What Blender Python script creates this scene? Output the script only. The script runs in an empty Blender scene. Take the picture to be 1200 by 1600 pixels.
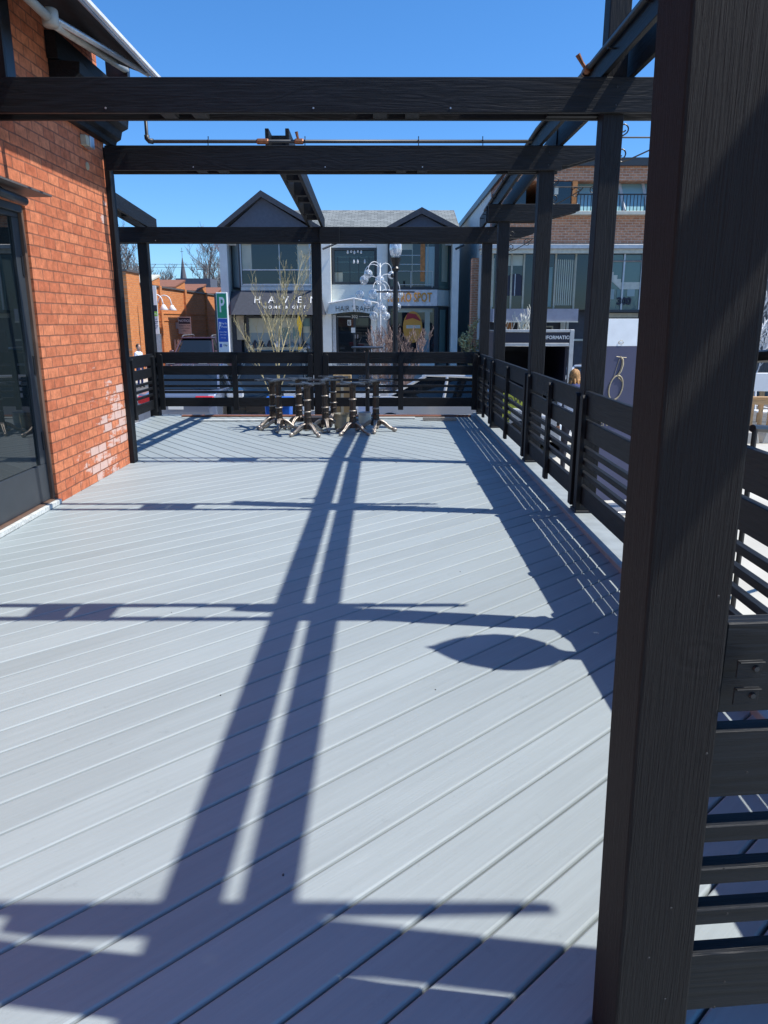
import bpy, bmesh, math, random
from mathutils import Vector, Matrix, noise
random.seed(7)
C = bpy.context.scene
COL = C.collection
R = math.radians

# ---------------------------------------------------------------- camera
PITCH = math.atan(300/1155.6)
cam = bpy.data.cameras.new('camera'); cam.sensor_fit = 'VERTICAL'; cam.sensor_height = 36; cam.lens = 26
cam.clip_start = 0.05; cam.clip_end = 2000
co = bpy.data.objects.new('camera', cam); COL.objects.link(co)
co.location = (0, 0, 1.6); co.rotation_euler = (math.pi/2 - PITCH, 0, 0)
C.camera = co
C.render.resolution_x = 768; C.render.resolution_y = 1024

# ---------------------------------------------------------------- light: sky + sun
SDIR = Vector((0.63, -0.086, 1.0)).normalized()          # towards the sun
w = bpy.data.worlds.new("World"); C.world = w; w.use_nodes = True
nt = w.node_tree; bg = nt.nodes['Background']
sky = nt.nodes.new('ShaderNodeTexSky'); sky.sky_type = 'NISHITA'; sky.sun_disc = False
sky.sun_elevation = math.asin(SDIR.z); sky.sun_rotation = math.atan2(SDIR.x, SDIR.y)
sky.air_density = 1.0; sky.dust_density = 0.3; sky.ozone_density = 2.2; sky.altitude = 100
hs = nt.nodes.new('ShaderNodeHueSaturation'); hs.inputs['Saturation'].default_value = 1.22
wtc = nt.nodes.new('ShaderNodeTexCoord'); wsp = nt.nodes.new('ShaderNodeSeparateXYZ'); wr = nt.nodes.new('ShaderNodeValToRGB')
nt.links.new(wtc.outputs['Generated'], wsp.inputs[0]); nt.links.new(wsp.outputs[2], wr.inputs[0])
wr.color_ramp.elements[0].position = 0.0; wr.color_ramp.elements[0].color = (.52, .78, 1.18, 1)
wr.color_ramp.elements[1].position = 0.45; wr.color_ramp.elements[1].color = (.70, 1.0, 1.20, 1)
wm = nt.nodes.new('ShaderNodeVectorMath'); wm.operation = 'MULTIPLY'
nt.links.new(sky.outputs[0], hs.inputs['Color']); nt.links.new(hs.outputs[0], wm.inputs[0]); nt.links.new(wr.outputs[0], wm.inputs[1])
nt.links.new(wm.outputs[0], bg.inputs[0]); bg.inputs[1].default_value = 0.128
sl = bpy.data.lights.new('sun', 'SUN'); sl.energy = 4.9; sl.angle = R(0.53); sl.color = (1.0, 0.955, 0.88)
so = bpy.data.objects.new('sun', sl); COL.objects.link(so)
so.rotation_euler = SDIR.to_track_quat('Z', 'Y').to_euler(); so.location = (10, -3, 20)
C.view_settings.view_transform = 'Standard'; C.view_settings.look = 'None'
C.view_settings.exposure = 0.30; C.view_settings.gamma = 1.0
C.cycles.max_bounces = 8; C.cycles.diffuse_bounces = 4; C.cycles.glossy_bounces = 4
C.cycles.transparent_max_bounces = 12; C.cycles.use_denoising = True

# ---------------------------------------------------------------- materials
MATS = {}
def newmat(name):
    m = bpy.data.materials.new(name); m.use_nodes = True; MATS[name] = m
    return m, m.node_tree.nodes, m.node_tree.links, m.node_tree.nodes['Principled BSDF']
def simple(name, col, rough=.6, metal=0, var=.12, scale=8, bump=.0, spec=.5, trans=0, coat=0, alpha=1):
    m, n, l, b = newmat(name)
    b.inputs['Roughness'].default_value = rough; b.inputs['Metallic'].default_value = metal
    b.inputs['Specular IOR Level'].default_value = spec
    b.inputs['Transmission Weight'].default_value = trans; b.inputs['Coat Weight'].default_value = coat
    b.inputs['Alpha'].default_value = alpha
    tc = n.new('ShaderNodeTexCoord'); nz = n.new('ShaderNodeTexNoise'); nz.inputs['Scale'].default_value = scale
    nz.inputs['Detail'].default_value = 5; l.new(tc.outputs['Object'], nz.inputs['Vector'])
    r = n.new('ShaderNodeMapRange'); r.inputs['From Min'].default_value = .3; r.inputs['From Max'].default_value = .7
    r.inputs['To Min'].default_value = 1-var; r.inputs['To Max'].default_value = 1+var
    l.new(nz.outputs['Fac'], r.inputs['Value'])
    v = n.new('ShaderNodeVectorMath'); v.operation = 'SCALE'; v.inputs[0].default_value = col
    l.new(r.outputs[0], v.inputs['Scale']); l.new(v.outputs[0], b.inputs['Base Color'])
    if bump:
        bp = n.new('ShaderNodeBump'); bp.inputs['Strength'].default_value = bump; bp.inputs['Distance'].default_value = .01
        l.new(nz.outputs['Fac'], bp.inputs['Height']); l.new(bp.outputs[0], b.inputs['Normal'])
    return m
def wood(name, col, axis, rough=.5, strength=.5, fine=90., streak=.35, spec=.5, dist=.004, ring=.12, knot=None):
    """stained timber: fine grain stretched along axis plus warped growth rings"""
    m, n, l, b = newmat(name)
    tc = n.new('ShaderNodeTexCoord'); mp = n.new('ShaderNodeMapping')
    s = [fine]*3; s['xyz'.index(axis)] = fine*.03; mp.inputs['Scale'].default_value = s
    l.new(tc.outputs['Object'], mp.inputs['Vector'])
    g = n.new('ShaderNodeTexNoise'); g.inputs['Scale'].default_value = 1; g.inputs['Detail'].default_value = 6
    g.inputs['Roughness'].default_value = .65; l.new(mp.outputs[0], g.inputs['Vector'])
    mp2 = n.new('ShaderNodeMapping'); s = [7.]*3; s['xyz'.index(axis)] = .9; mp2.inputs['Scale'].default_value = s
    l.new(tc.outputs['Object'], mp2.inputs['Vector'])
    k = n.new('ShaderNodeTexNoise'); k.inputs['Scale'].default_value = 1; k.inputs['Detail'].default_value = 3
    k.inputs['Distortion'].default_value = .6; l.new(mp2.outputs[0], k.inputs['Vector'])
    mu = n.new('ShaderNodeMath'); mu.operation = 'MULTIPLY'; mu.inputs[1].default_value = 60
    l.new(k.outputs['Fac'], mu.inputs[0])
    si = n.new('ShaderNodeMath'); si.operation = 'SINE'; l.new(mu.outputs[0], si.inputs[0])
    ad = n.new('ShaderNodeMath'); ad.operation = 'MULTIPLY_ADD'; ad.inputs[1].default_value = ring
    l.new(si.outputs[0], ad.inputs[0]); l.new(g.outputs['Fac'], ad.inputs[2])
    if knot:      # one knot with warped rings and a torn ridge above it
        s1 = n.new('ShaderNodeVectorMath'); s1.operation = 'SUBTRACT'; s1.inputs[1].default_value = (knot[0], 0, knot[1]); l.new(tc.outputs['Object'], s1.inputs[0])
        s2 = n.new('ShaderNodeVectorMath'); s2.operation = 'MULTIPLY'; s2.inputs[1].default_value = (1, 0, 2.2); l.new(s1.outputs[0], s2.inputs[0])
        nk = n.new('ShaderNodeTexNoise'); nk.inputs['Scale'].default_value = 14; l.new(tc.outputs['Object'], nk.inputs['Vector'])
        s3 = n.new('ShaderNodeVectorMath'); s3.operation = 'MULTIPLY_ADD'; s3.inputs[1].default_value = (.05, .0, .08); l.new(nk.outputs['Color'], s3.inputs[0]); l.new(s2.outputs[0], s3.inputs[2])
        ln = n.new('ShaderNodeVectorMath'); ln.operation = 'LENGTH'; l.new(s3.outputs[0], ln.inputs[0])
        m3 = n.new('ShaderNodeMath'); m3.operation = 'MULTIPLY'; m3.inputs[1].default_value = 120; l.new(ln.outputs['Value'], m3.inputs[0])
        sn = n.new('ShaderNodeMath'); sn.operation = 'SINE'; l.new(m3.outputs[0], sn.inputs[0])
        fo = n.new('ShaderNodeMapRange'); fo.inputs['From Min'].default_value = .12; fo.inputs['From Max'].default_value = .03; fo.inputs['To Max'].default_value = .10; l.new(ln.outputs['Value'], fo.inputs['Value'])
        pm = n.new('ShaderNodeMath'); pm.operation = 'MULTIPLY_ADD'; l.new(sn.outputs[0], pm.inputs[0]); l.new(fo.outputs[0], pm.inputs[1]); l.new(ad.outputs[0], pm.inputs[2]); ad = pm
    r = n.new('ShaderNodeMapRange'); r.inputs['From Min'].default_value = .25; r.inputs['From Max'].default_value = .75
    r.inputs['To Min'].default_value = 1-streak; r.inputs['To Max'].default_value = 1+streak
    l.new(ad.outputs[0], r.inputs['Value'])
    v = n.new('ShaderNodeVectorMath'); v.operation = 'SCALE'; v.inputs[0].default_value = col
    l.new(r.outputs[0], v.inputs['Scale']); l.new(v.outputs[0], b.inputs['Base Color'])
    bp = n.new('ShaderNodeBump'); bp.inputs['Strength'].default_value = strength; bp.inputs['Distance'].default_value = dist
    l.new(ad.outputs[0], bp.inputs['Height']); l.new(bp.outputs[0], b.inputs['Normal'])
    b.inputs['Roughness'].default_value = rough; b.inputs['Specular IOR Level'].default_value = spec
    return m
BK = (.0062, .0075, .0098)
for a in 'xyz': wood('black_wood_'+a, BK, a, rough=.55, spec=.33, ring=.14, streak=.5, strength=.7)
wood('black_post', (.0062, .0072, .0092), 'z', rough=.62, strength=.8, fine=160, streak=.5, dist=.004, spec=.35)
wood('rough_post', (.0125, .0122, .0125), 'z', rough=.72, strength=1.0, fine=260, streak=.28, dist=.010, spec=.3, ring=.03, knot=(.60, 1.02))
wood('pine_x', (.50, .30, .14), 'x', rough=.7, strength=.2)
wood('pine_z', (.50, .30, .14), 'z', rough=.7, strength=.2)
wood('red_timber', (.24, .10, .06), 'x', rough=.8, strength=.2)
wood('pale_timber', (.55, .57, .55), 'x', rough=.7, strength=.2)
simple('black_metal', (.012, .012, .014), .4, 0, .1)
simple('dark_frame', (.035, .042, .05), .4, 0, .08)
simple('white_paint', (.72, .73, .74), .5)
simple('cream_paint', (.62, .60, .50), .6)
simple('grey_stucco', (.64, .69, .68), .85, 0, .07, 3, .2)
simple('light_stucco', (.84, .85, .80), .85, 0, .06, 3, .2)
simple('dark_cladding', (.05, .055, .07), .6, 0, .15)
simple('fascia_lilac', (.26, .27, .33), .5, 0, .15, 3)
simple('gable_grey', (.10, .115, .15), .8, 0, .1)
simple('concrete', (.50, .48, .42), .9, 0, .12, 1.2, .15)
simple('asphalt', (.12, .12, .12), .95, 0, .2, 2, .3)
simple('sidewalk', (.42, .40, .36), .9, 0, .1, 1.5, .15)
simple('ground_dirt', (.12, .12, .10), .95, 0, .25, .3)
simple('rubber', (.015, .015, .016), .8)
simple('chrome', (.6, .6, .62), .15, 1)
simple('steel', (.45, .46, .48), .4, .8)
simple('pipe', (.05, .052, .055), .45, .5)
simple('brass', (.28, .12, .06), .5, .6, .3, 40)
simple('iron', (.06, .048, .04), .42, .7, .35, 60, .3)
simple('star_iron', (.10, .11, .12), .4, .6, .2, 30)
simple('worn_metal', (.40, .35, .30), .45, .7, .2, 60)
simple('bark', (.16, .12, .10), .9, 0, .3, 20)
simple('bark_grey', (.20, .185, .18), .9, 0, .3, 5)
simple('twig_yellow', (.42, .36, .20), .8, 0, .3, 20)
simple('twig_pink', (.33, .23, .19), .8, 0, .3, 20)
simple('bud', (.55, .48, .22), .8)
simple('roof_metal', (.10, .09, .085), .5)
simple('sign_white', (.78, .80, .80), .5, 0, .03)
simple('sign_green', (.01, .30, .14), .5, 0, .03)
simple('sign_blue', (.01, .09, .45), .5, 0, .03)
simple('sign_navy', (.012, .015, .035), .5, 0, .03)
simple('sign_orange', (.72, .33, .05), .5, 0, .1, 30)
simple('lime', (.25, .55, .04), .5)
simple('yellow_cloth', (.80, .48, .01), .7)
simple('banner_navy', (.065, .07, .13), .55, 0, .15, 1.5)
simple('banner_white', (.80, .86, .90), .5, 0, .05)
simple('gold', (.42, .36, .24), .5, .1)
simple('beige_wall', (.42, .40, .31), .8)
simple('panel_beige', (.45, .47, .38), .6, 0, .1, 2)
simple('teal_panel', (.14, .23, .22), .35, 0, .1, 2)
simple('red_stuff', (.40, .03, .04), .6)
simple('jamb_brown', (.14, .085, .06), .6, 0, .2, 8)
simple('wood_orange', (.50, .20, .06), .6, 0, .3, 6)
simple('blue_plastic', (.01, .12, .55), .45)
simple('carton', (.46, .34, .19), .8)
simple('tin', (.35, .31, .22), .35, .7, .4, 12)
simple('skin', (.55, .33, .24), .6)
simple('hair_blond', (.36, .19, .07), .7, 0, .5, 40)
simple('hair_dark', (.03, .02, .015), .6)
simple('cloth_white', (.65, .70, .80), .8)
simple('cloth_navy', (.02, .03, .12), .8)
simple('cloth_dark', (.03, .03, .04), .8)
simple('fabric_dark', (.03, .032, .04), .9)
simple('awning_arm', (.42, .40, .35), .45, .2)
simple('stone', (.28, .25, .22), .9, 0, .35, 9, .6)
simple('concrete_block', (.46, .43, .38), .9, 0, .1, 10, .3)
simple('plant_green', (.10, .16, .03), .7, 0, .3, 20)
simple('notice_yellow', (.34, .38, .04), .6)
simple('tail_red', (.50, .02, .03), .25)
simple('lamp_clear', (.8, .85, .9), .05, 0, 0, 5, 0, .6)
simple('steeple', (.12, .115, .13), .8)
for nm, c_ in (('car_grey', (.17, .21, .30)), ('car_navy', (.06, .09, .20)), ('car_maroon', (.10, .05, .065)),
               ('car_white', (.70, .72, .74)), ('car_silver', (.42, .45, .48)), ('car_black', (.02, .03, .035)), ('car_blue', (.10, .18, .28))):
    simple(nm, c_, .3, .3, .03, 3, 0, .5, 0, 1.0)
# glass
def glassmat(name, col, rough=.02, ior=1.5, spec=.8):
    m, n, l, b = newmat(name); b.inputs['Base Color'].default_value = (*col, 1)
    b.inputs['Roughness'].default_value = rough; b.inputs['IOR'].default_value = ior
    b.inputs['Specular IOR Level'].default_value = spec
    nz = n.new('ShaderNodeTexNoise'); nz.inputs['Scale'].default_value = .8
    bp = n.new('ShaderNodeBump'); bp.inputs['Strength'].default_value = .04; bp.inputs['Distance'].default_value = .02
    tc = n.new('ShaderNodeTexCoord'); l.new(tc.outputs['Object'], nz.inputs['Vector'])
    l.new(nz.outputs['Fac'], bp.inputs['Height']); l.new(bp.outputs[0], b.inputs['Normal'])
    return m
glassmat('glass_dark', (.012, .016, .02))
glassmat('glass_door', (.012, .018, .02), .01, 1.6, .6)
glassmat('glass_teal', (.09, .16, .15))
glassmat('glass_pale', (.22, .30, .33), .05)
glassmat('glass_sky', (.28, .50, .55), .08)
def thin_glass(name, col, a):
    m, n, l, b = newmat(name)
    tr = n.new('ShaderNodeBsdfTransparent'); tr.inputs[0].default_value = (*col, 1)
    gl = n.new('ShaderNodeBsdfGlossy'); gl.inputs['Roughness'].default_value = .06
    df = n.new('ShaderNodeBsdfDiffuse'); df.inputs[0].default_value = (.8, .84, .86, 1)
    mx0 = n.new('ShaderNodeMixShader'); mx0.inputs[0].default_value = .5
    l.new(gl.outputs[0], mx0.inputs[1]); l.new(df.outputs[0], mx0.inputs[2])
    lw = n.new('ShaderNodeLayerWeight'); lw.inputs[0].default_value = .35
    ma = n.new('ShaderNodeMath'); ma.operation = 'MULTIPLY_ADD'; ma.inputs[1].default_value = .8; ma.inputs[2].default_value = a
    l.new(lw.outputs['Facing'], ma.inputs[0])
    mx = n.new('ShaderNodeMixShader'); l.new(ma.outputs[0], mx.inputs[0])
    l.new(tr.outputs[0], mx.inputs[1]); l.new(mx0.outputs[0], mx.inputs[2])
    l.new(mx.outputs[0], n['Material Output'].inputs[0])
thin_glass('ball_glass', (.93, .95, .97), .26)
thin_glass('globe_glass', (.85, .9, .95), .35)
thin_glass('plastic_sheet', (.6, .65, .7), .10)

def brickmat(name, c1, c2, mortar, axes, bw=.215, bh=.092, ms=.006, bump=.6, wear=False, var=.25):
    m, n, l, b = newmat(name)
    tc = n.new('ShaderNodeTexCoord'); sp = n.new('ShaderNodeSeparateXYZ'); cb = n.new('ShaderNodeCombineXYZ')
    l.new(tc.outputs['Object'], sp.inputs[0]); l.new(sp.outputs[axes[0]], cb.inputs[0]); l.new(sp.outputs[axes[1]], cb.inputs[1])
    # wobble
    nz = n.new('ShaderNodeTexNoise'); nz.inputs['Scale'].default_value = 5; l.new(cb.outputs[0], nz.inputs['Vector'])
    va = n.new('ShaderNodeVectorMath'); va.operation = 'MULTIPLY_ADD'
    l.new(nz.outputs['Color'], va.inputs[0]); va.inputs[1].default_value = (.018, .012, 0); l.new(cb.outputs[0], va.inputs[2])
    br = n.new('ShaderNodeTexBrick'); br.offset = .5; br.squash = 1.0
    br.inputs['Scale'].default_value = 1; br.inputs['Brick Width'].default_value = bw; br.inputs['Row Height'].default_value = bh
    br.inputs['Mortar Size'].default_value = ms; br.inputs['Mortar Smooth'].default_value = .25; br.inputs['Bias'].default_value = 0
    br.inputs['Color1'].default_value = (*c1, 1); br.inputs['Color2'].default_value = (*c2, 1); br.inputs['Mortar'].default_value = (*mortar, 1)
    l.new(va.outputs[0], br.inputs['Vector'])
    n2 = n.new('ShaderNodeTexNoise'); n2.inputs['Scale'].default_value = 14; n2.inputs['Detail'].default_value = 8; n2.inputs['Roughness'].default_value = .7
    l.new(cb.outputs[0], n2.inputs['Vector'])
    r = n.new('ShaderNodeMapRange'); r.inputs['From Min'].default_value = .3; r.inputs['From Max'].default_value = .7
    r.inputs['To Min'].default_value = 1-var; r.inputs['To Max'].default_value = 1+var; l.new(n2.outputs['Fac'], r.inputs['Value'])
    v = n.new('ShaderNodeVectorMath'); v.operation = 'SCALE'; l.new(br.outputs['Color'], v.inputs[0]); l.new(r.outputs[0], v.inputs['Scale'])
    last = v.outputs[0]
    if wear:   # flaking white paint, low near the corner and high at the corner
        b2 = n.new('ShaderNodeTexBrick'); b2.offset = .5
        for k_ in ('Scale', 'Brick Width', 'Row Height', 'Mortar Size', 'Bias'): b2.inputs[k_].default_value = br.inputs[k_].default_value
        b2.inputs['Color1'].default_value = (0, 0, 0, 1); b2.inputs['Color2'].default_value = (1, 1, 1, 1); l.new(va.outputs[0], b2.inputs['Vector'])
        def blob(cy, cz, ry, rz, thr):
            s1 = n.new('ShaderNodeVectorMath'); s1.operation = 'SUBTRACT'; s1.inputs[1].default_value = (cy, cz, 0); l.new(cb.outputs[0], s1.inputs[0])
            s2 = n.new('ShaderNodeVectorMath'); s2.operation = 'DIVIDE'; s2.inputs[1].default_value = (ry, rz, 1); l.new(s1.outputs[0], s2.inputs[0])
            ln = n.new('ShaderNodeVectorMath'); ln.operation = 'LENGTH'; l.new(s2.outputs[0], ln.inputs[0])
            n3 = n.new('ShaderNodeTexNoise'); n3.inputs['Scale'].default_value = 3.2; n3.inputs['Detail'].default_value = 6; n3.inputs['Roughness'].default_value = .75
            mpn = n.new('ShaderNodeMapping'); mpn.inputs['Scale'].default_value = (1.2, 3.2, 1); l.new(cb.outputs[0], mpn.inputs['Vector']); l.new(mpn.outputs[0], n3.inputs['Vector'])
            a = n.new('ShaderNodeMath'); a.operation = 'MULTIPLY_ADD'; a.inputs[1].default_value = -.30; l.new(ln.outputs['Value'], a.inputs[0])
            bb = n.new('ShaderNodeMath'); bb.operation = 'MULTIPLY_ADD'; bb.inputs[1].default_value = .30; l.new(b2.outputs['Color'], bb.inputs[0]); l.new(n3.outputs['Fac'], bb.inputs[2]); l.new(bb.outputs[0], a.inputs[2])
            q = n.new('ShaderNodeMapRange'); q.inputs['From Min'].default_value = thr; q.inputs['From Max'].default_value = thr+.08; l.new(a.outputs[0], q.inputs['Value'])
            return q.outputs[0]
        o1 = blob(8.15, .60, .55, .55, .46); o2 = blob(8.30, 2.66, .12, .22, .50); o3 = blob(7.6, .22, .8, .3, .50)
        mx1 = n.new('ShaderNodeMath'); mx1.operation = 'MAXIMUM'; l.new(o1, mx1.inputs[0]); l.new(o2, mx1.inputs[1])
        mx2 = n.new('ShaderNodeMath'); mx2.operation = 'MAXIMUM'; l.new(mx1.outputs[0], mx2.inputs[0]); l.new(o3, mx2.inputs[1])
        inv = n.new('ShaderNodeMath'); inv.operation = 'MULTIPLY_ADD'; inv.inputs[1].default_value = -.62; inv.inputs[2].default_value = .66; l.new(br.outputs['Fac'], inv.inputs[0])
        mm = n.new('ShaderNodeMath'); mm.operation = 'MULTIPLY'; mm.use_clamp = True; l.new(mx2.outputs[0], mm.inputs[0]); l.new(inv.outputs[0], mm.inputs[1])
        mix = n.new('ShaderNodeMix'); mix.data_type = 'RGBA'; l.new(mm.outputs[0], mix.inputs['Factor'])
        l.new(last, mix.inputs['A']); mix.inputs['B'].default_value = (.72, .60, .54, 1); last = mix.outputs['Result']
    l.new(last, b.inputs['Base Color']); b.inputs['Roughness'].default_value = .85; b.inputs['Specular IOR Level'].default_value = .25
    h = n.new('ShaderNodeMath'); h.operation = 'MULTIPLY_ADD'; h.inputs[1].default_value = -1.0
    l.new(br.outputs['Fac'], h.inputs[0]); 
    h2 = n.new('ShaderNodeMath'); h2.operation = 'MULTIPLY'; h2.inputs[1].default_value = .35; l.new(n2.outputs['Fac'], h2.inputs[0]); l.new(h2.outputs[0], h.inputs[2])
    bp = n.new('ShaderNodeBump'); bp.inputs['Strength'].default_value = bump; bp.inputs['Distance'].default_value = .012
    l.new(h.outputs[0], bp.inputs['Height']); l.new(bp.outputs[0], b.inputs['Normal'])
    return m
brickmat('brick_red', (.62, .215, .105), (.46, .135, .065), (.26, .105, .065), (1, 2), wear=True, bump=.6, var=.36, ms=.007)
brickmat('brick_red_x', (.52, .16, .075), (.44, .12, .05), (.16, .06, .035), (0, 2))
brickmat('brick_orange', (.66, .25, .08), (.56, .19, .06), (.50, .26, .15), (1, 2), .24, .085, .01, .3)
brickmat('brick_orange_x', (.66, .25, .08), (.56, .19, .06), (.50, .26, .15), (0, 2), .24, .085, .01, .3)
brickmat('brick_brown', (.60, .28, .155), (.45, .20, .115), (.56, .42, .32), (0, 2), .24, .085, .012, .3, var=.3)
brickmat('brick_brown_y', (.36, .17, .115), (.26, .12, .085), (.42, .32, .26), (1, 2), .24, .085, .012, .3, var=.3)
def shingles():
    m, n, l, b = newmat('shingles')
    tc = n.new('ShaderNodeTexCoord'); sp = n.new('ShaderNodeSeparateXYZ'); cb = n.new('ShaderNodeCombineXYZ')
    l.new(tc.outputs['Object'], sp.inputs[0]); l.new(sp.outputs[0], cb.inputs[0]); l.new(sp.outputs[1], cb.inputs[1])
    br = n.new('ShaderNodeTexBrick'); br.inputs['Scale'].default_value = 1; br.inputs['Brick Width'].default_value = .33; br.inputs['Row Height'].default_value = .22
    br.inputs['Mortar Size'].default_value = .012; br.inputs['Color1'].default_value = (.24, .26, .255, 1); br.inputs['Color2'].default_value = (.14, .155, .155, 1); br.inputs['Mortar'].default_value = (.08, .09, .09, 1)
    l.new(cb.outputs[0], br.inputs['Vector']); l.new(br.outputs['Color'], b.inputs['Base Color']); b.inputs['Roughness'].default_value = .9
shingles()
def deckmat():
    m, n, l, b = newmat('deck_paint')
    uv = n.new('ShaderNodeUVMap'); uv.uv_map = 'grain'
    def N(sc, det=5, ro=.6, dis=0):
        mp = n.new('ShaderNodeMapping'); mp.inputs['Scale'].default_value = (sc[0], sc[1], 1); l.new(uv.outputs[0], mp.inputs['Vector'])
        z = n.new('ShaderNodeTexNoise'); z.inputs['Scale'].default_value = 1; z.inputs['Detail'].default_value = det; z.inputs['Roughness'].default_value = ro
        z.inputs['Distortion'].default_value = dis; l.new(mp.outputs[0], z.inputs['Vector']); return z
    g = N((3.5, 150), 6, .7); k = N((.9, 9), 2, .5, .5); big = N((.5, 2.2), 4, .6); st = N((1.2, 45), 4, .6)
    mu = n.new('ShaderNodeMath'); mu.operation = 'MULTIPLY'; mu.inputs[1].default_value = 70; l.new(k.outputs['Fac'], mu.inputs[0])
    si = n.new('ShaderNodeMath'); si.operation = 'SINE'; l.new(mu.outputs[0], si.inputs[0])
    ad = n.new('ShaderNodeMath'); ad.operation = 'MULTIPLY_ADD'; ad.inputs[1].default_value = .10; l.new(si.outputs[0], ad.inputs[0]); l.new(g.outputs['Fac'], ad.inputs[2])
    # colour
    r = n.new('ShaderNodeMapRange'); r.inputs['From Min'].default_value = .3; r.inputs['From Max'].default_value = .7; r.inputs['To Min'].default_value = .93; r.inputs['To Max'].default_value = 1.06
    l.new(big.outputs['Fac'], r.inputs['Value'])
    r2 = n.new('ShaderNodeMapRange'); r2.inputs['From Min'].default_value = .35; r2.inputs['From Max'].default_value = .65; r2.inputs['To Min'].default_value = .955; r2.inputs['To Max'].default_value = 1.025
    l.new(st.outputs['Fac'], r2.inputs['Value'])
    at_ = n.new('ShaderNodeAttribute'); at_.attribute_name = 'tone'
    m1 = n.new('ShaderNodeMath'); m1.operation = 'MULTIPLY'; l.new(r.outputs[0], m1.inputs[0]); l.new(r2.outputs[0], m1.inputs[1])
    m2 = n.new('ShaderNodeMath'); m2.operation = 'MULTIPLY'; l.new(m1.outputs[0], m2.inputs[0]); l.new(at_.outputs['Fac'], m2.inputs[1])
    # worn paint: thin paler scuffs and darker grime specks
    sc_ = N((2.5, 22), 6, .75, .3); rs = n.new('ShaderNodeMapRange'); rs.inputs['From Min'].default_value = .60; rs.inputs['From Max'].default_value = .72; rs.inputs['To Min'].default_value = 1; rs.inputs['To Max'].default_value = 1.10
    l.new(sc_.outputs['Fac'], rs.inputs['Value'])
    gr = N((9, 9), 6, .8); rg_ = n.new('ShaderNodeMapRange'); rg_.inputs['From Min'].default_value = .30; rg_.inputs['From Max'].default_value = .40; rg_.inputs['To Min'].default_value = .86; rg_.inputs['To Max'].default_value = 1
    l.new(gr.outputs['Fac'], rg_.inputs['Value'])
    m3 = n.new('ShaderNodeMath'); m3.operation = 'MULTIPLY'; l.new(rs.outputs[0], m3.inputs[0]); l.new(rg_.outputs[0], m3.inputs[1])
    m4 = n.new('ShaderNodeMath'); m4.operation = 'MULTIPLY'; l.new(m2.outputs[0], m4.inputs[0]); l.new(m3.outputs[0], m4.inputs[1]); m2 = m4
    v = n.new('ShaderNodeVectorMath'); v.operation = 'SCALE'; v.inputs[0].default_value = (.306, .352, .366); l.new(m2.outputs[0], v.inputs['Scale'])
    l.new(v.outputs[0], b.inputs['Base Color'])
    bp = n.new('ShaderNodeBump'); bp.inputs['Strength'].default_value = .7; bp.inputs['Distance'].default_value = .0014
    l.new(ad.outputs[0], bp.inputs['Height']); l.new(bp.outputs[0], b.inputs['Normal'])
    b.inputs['Roughness'].default_value = .54; b.inputs['Specular IOR Level'].default_value = .35
deckmat()
simple('deck_kerb', (.30, .335, .34), .5)
simple('knot', (.05, .055, .06), .7)

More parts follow.
